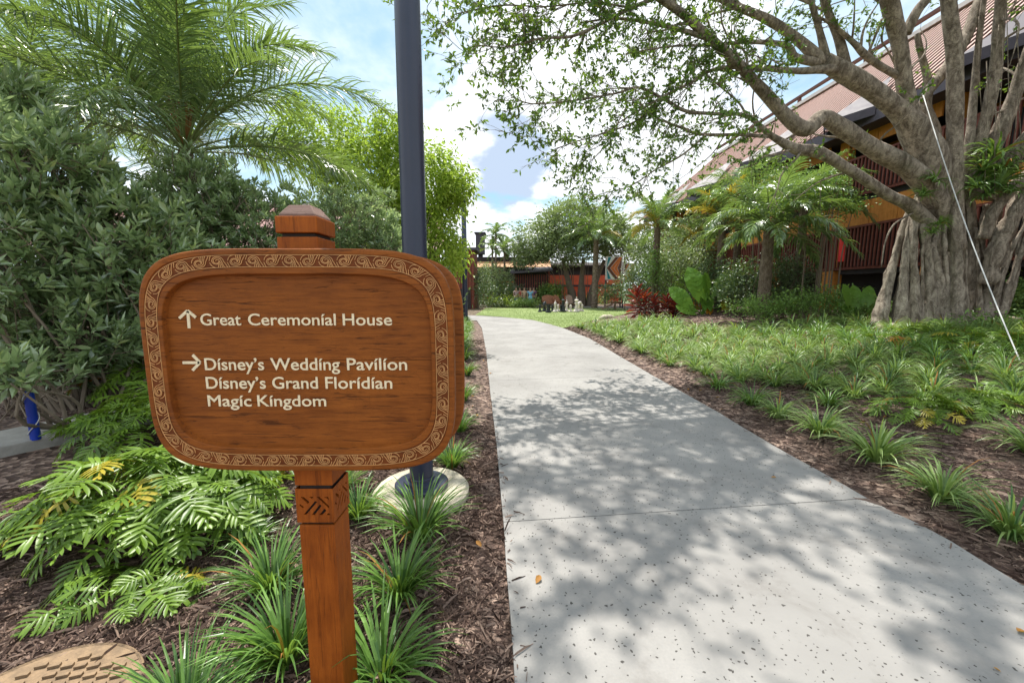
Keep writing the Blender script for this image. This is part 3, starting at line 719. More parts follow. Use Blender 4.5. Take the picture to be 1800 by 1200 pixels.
# ================================================================ BUILDINGS
VP = math.atan((865 - 900) / F)               # the long house runs this way (slightly off the view axis)
m_roof = M_plain('brown_roof_sheet', (.11, .040, .028), .75, .15, 3, .2, 30)
m_batten = M_plain('pale_roof_rib', (.37, .21, .165), .6, .12, 8)
m_trim = M_plain('pale_trim', (.66, .60, .57), .6, .1, 5)
m_purple = M_plain('dark_eave_paint', (.055, .045, .060), .6, .2, 5)
m_orange = M_wood('orange_wood', (.40, .14, .025), (.70, .30, .07), 'Z', crack=.25, sc_=.3)
m_slat = M_wood('dark_red_slat', (.11, .030, .021), (.26, .085, .06), 'Z', crack=.2, sc_=.4)
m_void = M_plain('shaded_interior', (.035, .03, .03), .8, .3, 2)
m_glass = M_plain('dark_glass', (.02, .03, .035), .08, .1, 1, spec=.8)
m_redp = M_plain('red_paint', (.66, .12, .055), .6, .12, 2)
m_redb = M_plain('red_banner_cloth', (.62, .02, .015), .7, .1, 10)

lh = thing('lodge_building', 'long tropical lodge with ribbed roof, slatted balconies and orange wood piers behind the fig tree', 'building', (0, 0, 0), -VP)
XF, Y0, Y1 = 13.5, 3.0, 33.0
def lbox(name, mat, x0, x1, y0, y1, z0, z1, m=None, parent=None):
    mb = MB(); mb.box(((x0 + x1) / 2, (y0 + y1) / 2, (z0 + z1) / 2), (x1 - x0, y1 - y0, z1 - z0)); return mb.obj(name, mat, parent or lh)
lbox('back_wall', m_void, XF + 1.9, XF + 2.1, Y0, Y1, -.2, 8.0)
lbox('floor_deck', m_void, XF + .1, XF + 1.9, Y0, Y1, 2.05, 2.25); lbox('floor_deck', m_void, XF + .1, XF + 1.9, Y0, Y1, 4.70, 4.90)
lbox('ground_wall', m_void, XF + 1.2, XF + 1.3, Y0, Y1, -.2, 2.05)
# orange fascia boards between the balconies
n = 0
for z0, z1 in ((3.78, 4.66), (6.62, 7.25)):
    y = Y0
    while y < Y1:
        w = 1.0 if y < 20 else 2.0
        if (int(y * .7) % 3) != 1 or z0 < 4: lbox('fascia_board', m_orange, XF - .04, XF + .02, y + .012, y + w - .012, z0, z1)
        y += w
# balcony slats
slat_me = {}
def slats(z0, z1, ya, yb, step, pfx):
    mb = MB(); mb.box((0, 0, 0), (.05, .055, z1 - z0)); me_ = mb.mesh('slat', m_slat); y = ya; far = MB()
    while y < yb:
        if y < 24: inst('slat', me_, lh, loc=(XF - .10, y, (z0 + z1) / 2))
        else: far.box((XF - .10, y, (z0 + z1) / 2), (.05, .055, z1 - z0))
        y += step
    if far.V: far.obj('slat_row', m_slat, lh, kind='stuff')
    lbox('rail', m_slat, XF - .14, XF + .0, ya, yb, z1 + .003, z1 + .08); lbox('rail', m_slat, XF - .07, XF + .0, ya, yb, z0 - .1, z0 - .003)
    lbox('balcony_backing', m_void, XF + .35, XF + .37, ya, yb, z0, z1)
slats(2.32, 3.72, Y0, Y1 - .5, .145, 'a'); slats(4.98, 6.18, Y0, Y1 - .5, .145, 'b')
for y in (5, 8.5, 11.5, 15.2, 18.6, 22, 25.5, 29):
    lbox('pier', m_orange, XF - .20, XF + .25, y, y + .42, -.2, 2.18); 
    lbox('pier', m_orange, XF + .03, XF + .3, y, y + .40, 2.2, 7.3)
    for z_ in (2.3, 5.0):
        wo = lbox('window', m_glass, XF + 1.82, XF + 1.87, y + 1.0, y + 2.6, z_, z_ + 1.9); mb = MB()
        for a_, b__ in (((y + .96, z_), (y + .96, z_ + 1.9)), ((y + 2.64, z_), (y + 2.64, z_ + 1.9)), ((y + .92, z_ + 1.94), (y + 2.68, z_ + 1.94)), ((y + 1.8, z_), (y + 1.8, z_ + 1.9))): mb.bar((XF + 1.80, a_[0], a_[1]), (XF + 1.80, b__[0], b__[1]), .08, .07, up=(1, 0, 0))
        mb.obj('window_frame', m_purple, wo)
    lbox('wall_panel', m_orange, XF + 1.80, XF + 1.88, y - .7, y + .8, 4.95, 7.3)
# roof: slope of sheet with pale ribs, raised ridge rail, purple eave beams and jutting eave hoods
RX0, RZ0, RX1, RZ1 = XF - .9, 7.35, 18.1, 12.1
YR0, YR1 = 2.0, 33.2
mb = MB(); sl = Vector((RX1 - RX0, 0, RZ1 - RZ0)); nn_ = Vector((-sl.z, 0, sl.x)).normalized()
V = [(RX0, YR0, RZ0), (RX1, YR0, RZ1), (RX1, YR1 - .3, RZ1), (RX0, YR1 + 1.5, RZ0)]; V += [(x - nn_.x * .14, y, z - nn_.z * .14) for x, y, z in V]
mb.add(V, np.array([(0, 1, 2, 3), (7, 6, 5, 4), (0, 4, 5, 1), (1, 5, 6, 2), (2, 6, 7, 3), (3, 7, 4, 0)])); roof = mb.obj('roof', m_roof, lh)
mb = MB(); V = [(RX1 + .1, YR0, RZ1), (RX1 + 5, YR0, RZ0), (RX1 + 5, YR1, RZ0), (RX1 + .1, YR1, RZ1)]; mb.add(V, np.array([(0, 1, 2, 3)])); mb.obj('roof', m_roof, lh)
mb = MB(); V = [(RX0 + .4, YR1 - .6, RZ0), (RX1, YR1 - .6, RZ1 - .1), (RX1 + 5, YR1 - .6, RZ0), (RX1 + 5, YR1 - .6, 0), (RX0 + 1.5, YR1 - .6, 0)]; mb.add(V, [(0, 1, 2, 3, 4)]); mb.obj('gable_wall', m_slat, lh)
mb = MB(); mb.bar((0, 0, 0), tuple(sl * .985), .022, .10, up=(0, 1, 0)); rib = mb.mesh('roof_rib', m_batten)
y = YR0 + .1
while y < YR1 - .3: inst('roof_rib', rib, roof, loc=(RX0 + nn_.x * .035, y, RZ0 + nn_.z * .035)); y += .27
lbox('ridge_cap', m_trim, RX1 - .25, RX1 + .2, YR0, YR1, RZ1 - .02, RZ1 + .16)
lbox('ridge_rail', m_roof, RX1 - .12, RX1 + .06, YR0, YR1 - .5, RZ1 + .50, RZ1 + .62)
y = YR0 + 1
while y < YR1 - 1: lbox('rail_post', m_roof, RX1 - .1, RX1 + .04, y, y + .14, RZ1 + .163, RZ1 + .497); y += 4.2
lbox('eave_beam', m_purple, RX0 - .08, RX0 + .12, YR0, YR1, RZ0 - .42, RZ0 - .06)
lbox('soffit', m_purple, RX0 + .12, XF + 2.0, YR0, YR1, RZ0 - .30, RZ0 - .22)
mb = MB(); mb.add([(RX0 - .35, YR1 + .1, RZ0 - .4), (RX1 - .1, YR1 - .3, RZ1 - .1), (RX1 - .1, YR1 + .1, RZ1 - .1), (RX0 - .35, YR1 + 1.6, RZ0 - .4)], np.array([(0, 1, 2, 3)])); mb.obj('verge_board', m_trim, lh)
for y, s in ((9.3, 1.0), (13.2, 1.1), (17.5, 1.3), (22.5, 1.3), (27.5, 1.2)):       # eave hoods
    mb = MB(); V = [(RX0 - .1, y, RZ0 + .05), (RX0 - .9 * s, y + .9 * s, RZ0 - .1), (RX0 - .1, y + 1.8 * s, RZ0 + .05), (RX0 + 1.2 * s, y + .9 * s, RZ0 + 1.35 * s)]
    V += [(x, yy, z - .28) for x, yy, z in V[:3]]
    mb.add(V, [(0, 1, 3), (1, 2, 3), (0, 4, 5, 1), (1, 5, 6, 2)]); mb.obj('eave_hood', m_purple, lh)
mb = MB(); p = at(1480, 438, 14.2); mb.box((0, 0, 0), (.03, .24, .85)); t = mb.obj('banner', m_redb, None, loc=p); tag(t, 'narrow bright red cloth banner hanging in front of the slatted lodge balcony', 'banner')
mb.V

# reddish roofed building glimpsed through the shrubs
lb = thing('low_building', 'low building with pinkish brown roof glimpsed between the glossy shrubs', 'building', (-11.5, 17.5, 0), R(4))
def bx(name, mat, c, d, par, rx=0):
    mb = MB(); mb.box(c, d, rx=rx); return mb.obj(name, mat, par)
bx('wall', m_slat, (0, 1.5, 1.7), (16, 3, 3.4), lb); 
mb = MB(); V = [(-8.6, -.8, 3.2), (8.6, -.8, 3.2), (8.2, 2.6, 5.5), (-8.2, 2.6, 5.5)]; mb.add(V, np.array([(0, 1, 2, 3)])); m_pinkroof = M_plain('pink_brown_roof', (.34, .20, .18), .8, .12, 2); mb.obj('roof', m_pinkroof, lb)
mb = MB(); mb.bar((0, 0, 0), (0, 3.35, 2.27), .09, .05, up=(1, 0, 0)); rr = mb.mesh('roof_rib', m_pinkroof)
for k_ in range(34): inst('roof_rib', rr, lb, loc=(-8.1 + k_ * .49, -.75, 3.25))
bx('roof_trim', m_trim, (0, 2.6, 5.58), (16.6, .3, .16), lb)

# far buildings across the lawn (each its own house)
def house(px0, px1, ytop, ybot, Y, label, build):
    a, e = at(px0, ytop, Y), at(px1, ybot, Y); t = thing('building', label, 'building', ((a.x + e.x) / 2, Y, 0)); build(t, abs(e.x - a.x), a.z); return t
def band_house(t, w, h):     # orange roof band over dark louvres
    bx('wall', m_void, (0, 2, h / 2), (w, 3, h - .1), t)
    for k_ in range(3): bx('roof_board', M_OB, (0, -.02 + .34 * k_, h - 1.0 + .28 * k_), (w + .3, .42, .05), t, .68)
    for k_ in range(7): bx('louvre', m_orange, (w * .1, .45, .3 + k_ * .33), (w * .75, .06, .13), t)
    for k_ in range(6): bx('post', m_slat, (-w / 2 + w * k_ / 5, .40, (h - 1.2) / 2), (.18, .12, h - 1.2), t)
M_OB = M_plain('sunlit_cedar', (.62, .33, .16), .7, .15, 4)
house(820, 965, 450, 530, 42, 'single storey building with orange board roof band beyond the lawn', band_house)
def tower_house(t, w, h):
    bx('wall', m_slat, (0, 1.5, h / 2), (w, 3, h), t)
    for k_ in range(9): bx('board', m_slat, (-w / 2 + w * (k_ + .5) / 9, -.04, h / 2), (w / 9 - .03, .06, h), t)
    bx('opening', m_void, (.1, -.09, .8), (w * .6, .05, 1.5), t); bx('roof', m_purple, (0, 1.5, h + .1), (w + .5, 3.4, .2), t)
house(790, 834, 440, 540, 31, 'dark red boarded building seen past the edge of the sign', tower_house)
def turret(t, w, h):
    bx('wall', m_purple, (0, .8, h - 1.1), (w, 1.6, 2.2), t); bx('roof_slab', m_purple, (0, .8, h + .06), (w + .3, 1.9, .12), t); bx('support', m_void, (0, .8, (h - 2.2) / 2), (w * .5, 1.0, h - 2.2), t)
house(836, 852, 410, 530, 45, 'dark square turret standing above the orange roof band', turret)
def red_house(t, w, h):
    bx('wall', m_void, (0, 1.7, h / 2 - .05), (w, 3, h - .1), t)
    for k_ in range(3):
        x0 = -w / 2 + .05 + k_ * w / 3; bx('wall_panel', m_redp, (x0 + w / 6, .15, .95), (w / 3 - .12, .08, 1.75), t); bx('wall_panel', m_redp, (x0 + w / 6, .15, 2.55), (w / 3 - .12, .08, 1.05), t)
    bx('rail', m_purple, (0, .08, 1.95), (w + .1, .1, .18), t)
    bx('roof', m_trim, (0, .3, h - .12), (w + .6, 1.2, .28), t); bx('eave', m_purple, (0, .0, h - .34), (w + .6, .5, .14), t)
house(958, 1095, 462, 535, 44, 'bright red walled pavilion with pale flat roof behind the round headed tree', red_house)
def slat_house(t, w, h):
    bx('wall', m_void, (0, 1.2, h / 2), (w, 2, h - .2), t)
    for k_ in range(14): bx('slat', m_slat, (-w / 2 + w * (k_ + .5) / 14, 0, h * .42), (.09, .10, h * .8), t)
    mb = MB(); mb.add([(-w / 2 - .4, -.8, h - .45), (w / 2 + .4, -.8, h - .2), (w / 2 + .4, 1.4, h + .15), (-w / 2 - .4, 1.4, h - .1), (-w / 2 - .4, -.8, h - .6), (w / 2 + .4, -.8, h - .35)], np.array([(0, 1, 2, 3), (4, 5, 1, 0)])); mb.obj('roof', m_purple, t)
house(905, 962, 470, 530, 37, 'small dark slatted shelter with sloping purple roof', slat_house)
# chevron painted screens
def chevron(px, Y, label, flipx, cols, w=1.25, h=1.75, zt_=0):
    a = at(px, 452 + zt_, Y); t = thing('painted_screen', label, 'screen', (a.x, Y, 0))
    z1_ = a.z; bx('frame', m_trim, (0, .04, z1_ - h / 2), (w + .14, .05, h + .14), t); bx('leg', m_purple, (-w / 2, .12, z1_ / 2 - h / 2), (.1, .1, z1_ - h), t); bx('leg', m_purple, (w / 2, .12, z1_ / 2 - h / 2), (.1, .1, z1_ - h), t)
    n = 6; pw = (w * 1.9) / n
    for k_ in range(n):       # stripes folded about the middle, pointing sideways
        for sg in (-1, 1):
            poly = []
            for x, zf in ((0, 0), (1, 0), (1, 1), (0, 1)):
                X = -w / 2 - w * .45 + (k_ + x * .86) * pw * .75 + zf * w * .55
                poly.append((min(max(X * flipx, -w / 2), w / 2), -.01 - .003 * k_, z1_ - h / 2 + sg * zf * h / 2))
            mb = MB(); mb.add(poly, np.array([(0, 1, 2, 3)])); mb.obj('painted_stripe', cols[k_ % len(cols)], t)
m_teal = M_plain('teal_paint', (.02, .22, .26), .6); m_org = M_plain('orange_paint', (.62, .17, .04), .6); m_white = M_plain('white_paint', (.75, .72, .66), .6); m_brn = M_plain('brown_paint', (.14, .05, .03), .6)
chevron(1080, 33, 'tall screen painted with orange, brown, white and teal chevrons behind the palms', 1, [m_teal, m_white, m_brn, m_org, m_org, m_brn, m_org])
chevron(1106, 32.5, 'smaller screen with tan and brown chevrons beside the taller painted one', 1, [m_brn, m_orange, m_white, m_orange], .8, 1.4, 12)

# ================================================================ PLANTS: builders
def frond_mesh(name, L_, a0, droop, n=46, w=.022, ll=.42, mat=None, spread=1.0, sag=.35, plum=.25, base=.16, rr=.012, seed=0, mname='frond', rmat=None):
    """a pinnate frond leaving the origin along +X at elevation a0, bending down by droop radians"""
    r = np.random.default_rng(seed); mb = MB(); N_ = 24; P = [np.zeros(3)]; ang = []
    for i in range(N_):
        t = i / (N_ - 1); a = a0 - droop * t ** 1.35; ang.append(a); P.append(P[-1] + L_ / N_ * np.array((math.cos(a), .05 * math.sin(seed + t * 3) * 1, math.sin(a))))
    P = np.array(P[:N_]); ang = np.array(ang); T = np.gradient(P, axis=0); T /= np.linalg.norm(T, axis=1)[:, None]
    mb.tube(P, np.linspace(rr, .0015, N_), 5, .9, m=1)
    for i in range(n):
        t = base + (1 - base) * (i + .5) / n; f = t * (N_ - 1); q = int(min(f, N_ - 2)); p = P[q] + (P[q + 1] - P[q]) * (f - q); d = T[q]
        side0 = np.array((0, 1.0, 0)); nrm_ = np.cross(side0, d); nrm_ = nrm_ if nrm_[2] > 0 else -nrm_
        length = ll * (math.sin(min(1, (t - base) / (1 - base) * 1.02 + .12) * math.pi * .93) ** .6) * r.uniform(.85, 1.1)
        for s in (-1, 1):
            up_ = r.normal(.15, plum); dv = side0 * s * spread * (1 - .35 * t) + d * (.45 + .9 * t) + nrm_ * up_; dv /= np.linalg.norm(dv)
            k = 4; c = [p]; dd = dv.copy()
            for j in range(k):
                dd = dd + np.array((0, 0, -sag * (j + .5) / k)); dd /= np.linalg.norm(dd); c.append(c[-1] + dd * length / k)
            c = np.array(c); wv = np.cross(dv, nrm_); wv /= np.linalg.norm(wv) + 1e-9; tint = r.uniform(0, 1)
            ws = w * np.array((.55, 1, .9, .6, .05)) / 2; fold = nrm_ * w * .22
            V = np.vstack([c + wv * ws[:, None] + fold, c, c - wv * ws[:, None] + fold]); m_ = k + 1
            j = np.arange(k); mb.add(V, np.vstack([np.stack([j, j + 1, j + 1 + m_, j + m_], -1), np.stack([j + m_, j + 1 + m_, j + 1 + 2 * m_, j + 2 * m_], -1)]), tint)
    return mb.mesh(mname, [mat or m_palm, rmat or m_rach])
m_rach = M_plain('green_rachis', (.16, .20, .06), .5, .2, 10)
def palm(label, base, h, r0, nf, L_, group=None, lean=(0, 0), meshes=None, mat=m_palm, yellow=0, up=1.25, low=-.2, ll=.5, shaft=None, seed=1, n=40, w=.03, cat='palm tree', name='palm_tree', dead=0):
    rd = random.Random(seed); t = thing(name, label, cat, base, 0, group)
    top = Vector((lean[0], lean[1], h)); P = [Vector((0, 0, -.15)), Vector((lean[0] * .2, lean[1] * .2, h * .35)), Vector((lean[0] * .6, lean[1] * .6, h * .7)), top]
    Q = spline(P, max(14, int(h * 12))); k = len(Q); rad = r0 * (1 - .25 * np.linspace(0, 1, k)) * (1 + .07 * (np.arange(k) % 3 == 0)); rad[0] *= 1.25
    mb = MB(); mb.tube(Q, rad, 12, lump=.12, fr=6); mb.obj('trunk', m_pbark, t, smooth=False)
    if shaft:
        for q in range(7):
            a = q * 2.4; mb = MB(); d = Vector((math.cos(a) * .20, math.sin(a) * .20, 1)).normalized(); mb.tube([top + d * -.1, top + d * shaft * .5 + Vector((math.cos(a), math.sin(a), 0)) * .03, top + d * shaft], [r0 * .34, r0 * .22, r0 * .10], 6, lump=.2); mb.obj('frond_base', m_crownshaft, t, smooth=True)
    if meshes is None:
        meshes = [frond_mesh('f', L_, a, dr, n=n, w=w, ll=ll, mat=mat, seed=seed * 7 + i, rr=.011 * L_ / 1.8) for i, (a, dr) in enumerate(((1.35, .9), (1.15, 1.2), (.9, 1.3), (.6, 1.3), (.25, 1.1), (-.1, .9)))]
    for i in range(nf):
        f = i / max(1, nf - 1); q = min(len(meshes) - 1, int(f * len(meshes) * .999)); a = i * 2.399 + rd.uniform(-.2, .2)
        o = inst('frond', meshes[q], t, loc=top + Vector((0, 0, .05 - .12 * f)), rot=(rd.uniform(-.12, .12), rd.uniform(-.1, .1), a), scale=rd.uniform(.85, 1.1) * L_ / L_)
        if yellow and rd.random() < yellow:
            o.material_slots[0].link = 'OBJECT'; o.material_slots[0].material = m_palmy; o['label'] = 'yellowed frond'
    return t
def clusters(n, c, rad, per, spread, seed=0, hollow=.35, squash=1.0):
    """leaf positions in clumps spread through an ellipsoid, denser towards its skin"""
    r = np.random.default_rng(seed); d = nrm(r.normal(size=(n, 3))); rr_ = (hollow + (1 - hollow) * r.random(n) ** .45)
    rr_ *= 1 + .22 * np.array([mnoise.noise(Vector(q * 1.7 + seed)) for q in d]) * 1.6
    C = np.array(c) + d * rr_[:, None] * np.array(rad)
    P = (C[:, None, :] + r.normal(size=(n, per, 3)) * np.array((spread, spread, spread * squash))).reshape(-1, 3)
    out = nrm(np.repeat(C - np.array(c), per, 0) * .6 + r.normal(size=P.shape) * .55 * 1)
    tint = np.clip(np.repeat(r.random(n) * .7, per) + r.random(len(P)) * .4, 0, 1)
    return P, out, tint
def shrub(label, name, cat, base, blobs, mat, leaf, wid, rosettes=None, per=9, group=None, parts=0, upb=.5, seed=0, tmpl=LEAF, cull=True):
    """twiggy shrub: stems, twigs and rosettes of leaves round every twig tip"""
    r = np.random.default_rng(seed); t = thing(name, label, cat, base, 0, group); B = np.array(tuple(base)); allP, allD, allT = [], [], []; twig = MB(); stem = MB()
    for c, rad, n in blobs:
        c = np.array(c) - B; d = nrm(r.normal(size=(n, 3))); q = .38 + .62 * r.random(n) ** .5
        q *= 1 + .55 * np.array([mnoise.noise(Vector(v * 2.6 + seed)) for v in d])
        C = c + d * q[:, None] * np.array(rad); ax = nrm(d * .7 + (0, 0, upb) + r.normal(size=C.shape) * .35)
        for i in range(n):
            k = per; L_ = leaf; al = np.repeat((np.arange(k) / k)[:, None], 3, 1)
            pos = C[i] - ax[i] * al * leaf * 1.1; ph = r.random() * 6 + np.arange(k) * 2.4; u = np.cross(ax[i], (.3, .5, .8)); u /= np.linalg.norm(u); v = np.cross(ax[i], u)
            open_ = .55 + .75 * al[:, 0]
            dd = ax[i] + (np.cos(ph)[:, None] * u + np.sin(ph)[:, None] * v) * open_[:, None]
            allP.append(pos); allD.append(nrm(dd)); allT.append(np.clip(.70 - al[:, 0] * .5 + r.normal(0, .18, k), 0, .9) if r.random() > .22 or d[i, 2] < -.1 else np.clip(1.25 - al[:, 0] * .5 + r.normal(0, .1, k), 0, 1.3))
            if i % 3 == 0:
                a_ = C[i] - ax[i] * leaf * 1.2; e_ = a_ - ax[i] * leaf * 2.5 + (c - C[i]) * .12; twig.tube([C[i], a_, e_], [.0025, .004, .006], 4, cap=False)
        for i in range(7):
            e = c + nrm(r.normal(size=3)) * np.array(rad) * .7; bs = np.array((c[0] * .7 + r.normal() * .1, c[1] * .7 + r.normal() * .1, 0)); mid = (bs + e) / 2 + r.normal(size=3) * .15
            stem.tube(spline([bs, mid, e], 8), np.linspace(.022, .006, 8), 6)
    P, D, T = np.vstack(allP), np.vstack(allD), np.concatenate(allT); Ls = leaf * r.uniform(.7, 1.2, len(P)); Ws = Ls * wid * r.uniform(.85, 1.15, len(P)); mask = np.ones(len(P), bool)
    if parts: 
        Pw = P + B; x, y, dep = proj(Pw)
        # occlusion aware enough: the front skin only
        mask = leaf_parts_world(t, P, B, D, Ls, Ws, mat, parts)
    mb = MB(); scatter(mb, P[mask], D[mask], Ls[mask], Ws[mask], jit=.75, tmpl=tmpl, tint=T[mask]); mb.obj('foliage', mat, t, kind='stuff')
    if twig.V: twig.obj('twigs', m_twig, t, kind='stuff')
    stem.obj('stem', m_twig, t, kind='stuff'); return t
def leaf_parts_world(t, P, B, D, Ls, Ws, mat, count):
    x, y, dep = proj(P + B); ok = (dep > .3) & (x > 0) & (x < 1800) & (y > 0) & (y < 1200)
    # nearest leaf in every small cell of the picture is in sight
    cell = {}; 
    for i in np.where(ok)[0]:
        k = (int(x[i] // 18), int(y[i] // 18))
        if k not in cell or dep[i] < dep[cell[k]]: cell[k] = i
    idx = np.array(sorted(cell.values(), key=lambda i: dep[i] / Ls[i]))[:count]
    ms = []
    for tt in (.6, .3, .9):
        b_ = MB(); b_.add(LEAF8[0], LEAF8[1], tt); ms.append(b_.mesh('leaf', mat, True))
    Mx = frames(D[idx], (0, 0, 1), .4)
    for q, i in enumerate(idx):
        o = bpy.data.objects.new('leaf', ms[q % 3]); COL.objects.link(o); o.parent = t
        o.matrix_local = Matrix([list(Mx[q][0]) + [P[i][0]], list(Mx[q][1]) + [P[i][1]], list(Mx[q][2]) + [P[i][2]], [0, 0, 0, 1]]) @ Matrix.Diagonal((Ws[i], Ls[i], Ls[i], 1))
    m_ = np.ones(len(P), bool); m_[idx] = False; return m_
def tuft_mesh(seed, n=75, L_=.36, w=.010, mat=None, open_=1.0, name='grass_clump', curl=1.0, stalks=0):
    r = np.random.default_rng(seed); mb = MB()
    for i in range(n):
        a = r.uniform(0, 2 * math.pi); lean = r.random() ** .7 * 1.1 * open_; le = L_ * r.uniform(.6, 1.1) * (1 - .15 * lean); d = np.array((math.cos(a) * lean, math.sin(a) * lean, 1.0)); d /= np.linalg.norm(d)
        p = np.array((math.cos(a), math.sin(a), 0)) * r.uniform(0, .045); c = [p]; k = 5
        for j in range(k):
            d = d + np.array((math.cos(a) * .12, math.sin(a) * .12, -.30 * curl * (j + .3) / k * (1 + lean))); d /= np.linalg.norm(d); c.append(c[-1] + d * le / k)
        c = np.array(c); tw = r.uniform(-.5, .5); wv = np.array((-math.sin(a + tw), math.cos(a + tw), 0)); ws = w * np.array((.6, .95, 1, .85, .55, .04)) * r.uniform(.7, 1.2) / 2
        up_ = np.array((0, 0, 1)) * w * .12
        V = np.vstack([c + wv * ws[:, None] + up_, c, c - wv * ws[:, None] + up_]); m_ = k + 1; j = np.arange(k)
        mb.add(V, np.vstack([np.stack([j, j + 1, j + 1 + m_, j + m_], -1), np.stack([j + m_, j + 1 + m_, j + 1 + 2 * m_, j + 2 * m_], -1)]), np.repeat(np.clip(r.random() * .9 + 0, 0, 1), 3 * m_) + np.tile(np.linspace(-.15, .15, m_), 3), 1 if r.random() < .025 else 0)
    return mb.mesh(name, [mat or m_lir, m_dry])
def lobed_leaf(seed, L_=.30, fingers=8, mat=None):
    """split-leaf philodendron blade: midrib, strap shaped fingers on both sides, drooping tip; +Y is along the leaf"""
    r = np.random.default_rng(seed); mb = MB(); k = 10; mid = []; a = .35; p = np.zeros(3)
    for i in range(k + 1): mid.append(p.copy()); p = p + L_ / k * np.array((0, math.cos(a), math.sin(a))); a -= .125
    mid = np.array(mid); w0 = .020 * L_ / .3
    half = w0 * (1 - .6 * np.linspace(0, 1, k + 1)); half[-1] = .001
    V = np.vstack([mid + np.stack([half, 0 * half, 0 * half], -1), mid - np.stack([half, 0 * half, 0 * half], -1)]); j = np.arange(k)
    mb.add(V, np.stack([j, j + 1, j + 1 + k + 1, j + k + 1], -1), .85)
    for s in (-1, 1):
        for f in range(fingers):
            t = .04 + .88 * f / (fingers - 1); q = t * k; i = int(q); p = mid[min(i, k)]; ln = L_ * (.50 * math.sin((t * .78 + .20) * math.pi) + .06) * r.uniform(.88, 1.1); an = math.radians(-18 + 88 * t) + r.normal(0, .06)
            d = np.array((s * math.cos(an), math.sin(an), .10)); c = [p]; nseg = 4
            for j_ in range(nseg): d = d + np.array((0, .05, -.14)); d /= np.linalg.norm(d); c.append(c[-1] + d * ln / nseg)
            c = np.array(c); wv = np.cross(d, (0, 0, 1)); wv /= np.linalg.norm(wv); ws = .0108 * L_ / .3 * np.array((.75, .95, 1.15, .95, .12)) * r.uniform(.85, 1.15)
            vz = np.array((0, 0, .004)); m_ = nseg + 1; V = np.vstack([c + wv * ws[:, None] + vz, c, c - wv * ws[:, None] + vz]); j = np.arange(nseg)
            mb.add(V, np.vstack([np.stack([j, j + 1, j + 1 + m_, j + m_], -1), np.stack([j + m_, j + 1 + m_, j + 1 + 2 * m_, j + 2 * m_], -1)]), r.uniform(.3, .75) + 0 * np.zeros(len(V)))
    mb.tube([(0, -.20 * L_ / .3 * 1.2, -.17), (0, -.08, -.05), (0, 0, 0)], [.005, .004, .003], 5, .9)
    return mb.mesh('leaf', mat or m_phil, True)

# ================================================================ THE FIG TREE
TB = Vector((at(1665, 560, 9.6).x, 9.6, 0)); TB.z = terrain(TB.x, TB.y)
fig = thing('fig_tree', 'huge strangler fig with fluted aerial roots and long grey limbs reaching over the path', 'tree', TB)
def loc(v): return Vector(v) - TB
def limb(pts, name='limb', sides=12, lump=.10, n=None, flute=.0, local_r=True, mat=None, fr=1.6, knots=0):
    """pts: (px, py, Y, width in pixels)"""
    rows = []
    for x, y, Y, w in pts:
        p = at(x, y, Y); dep = p.y * ct - (p.z - EYE) * st; rows.append((*loc(p), w / 2 / F * dep * (dep / (p - Vector((0, 0, EYE))).length) ** .9))
    Q = spline(rows, n or max(8, len(pts) * 5)); 
    mb = MB(); mb.tube(Q[:, :3], np.maximum(Q[:, 3], .004), sides, lump=lump, fr=fr, flute=flute)
    mb.obj(name, mat or m_bark, fig, smooth=True); return Q
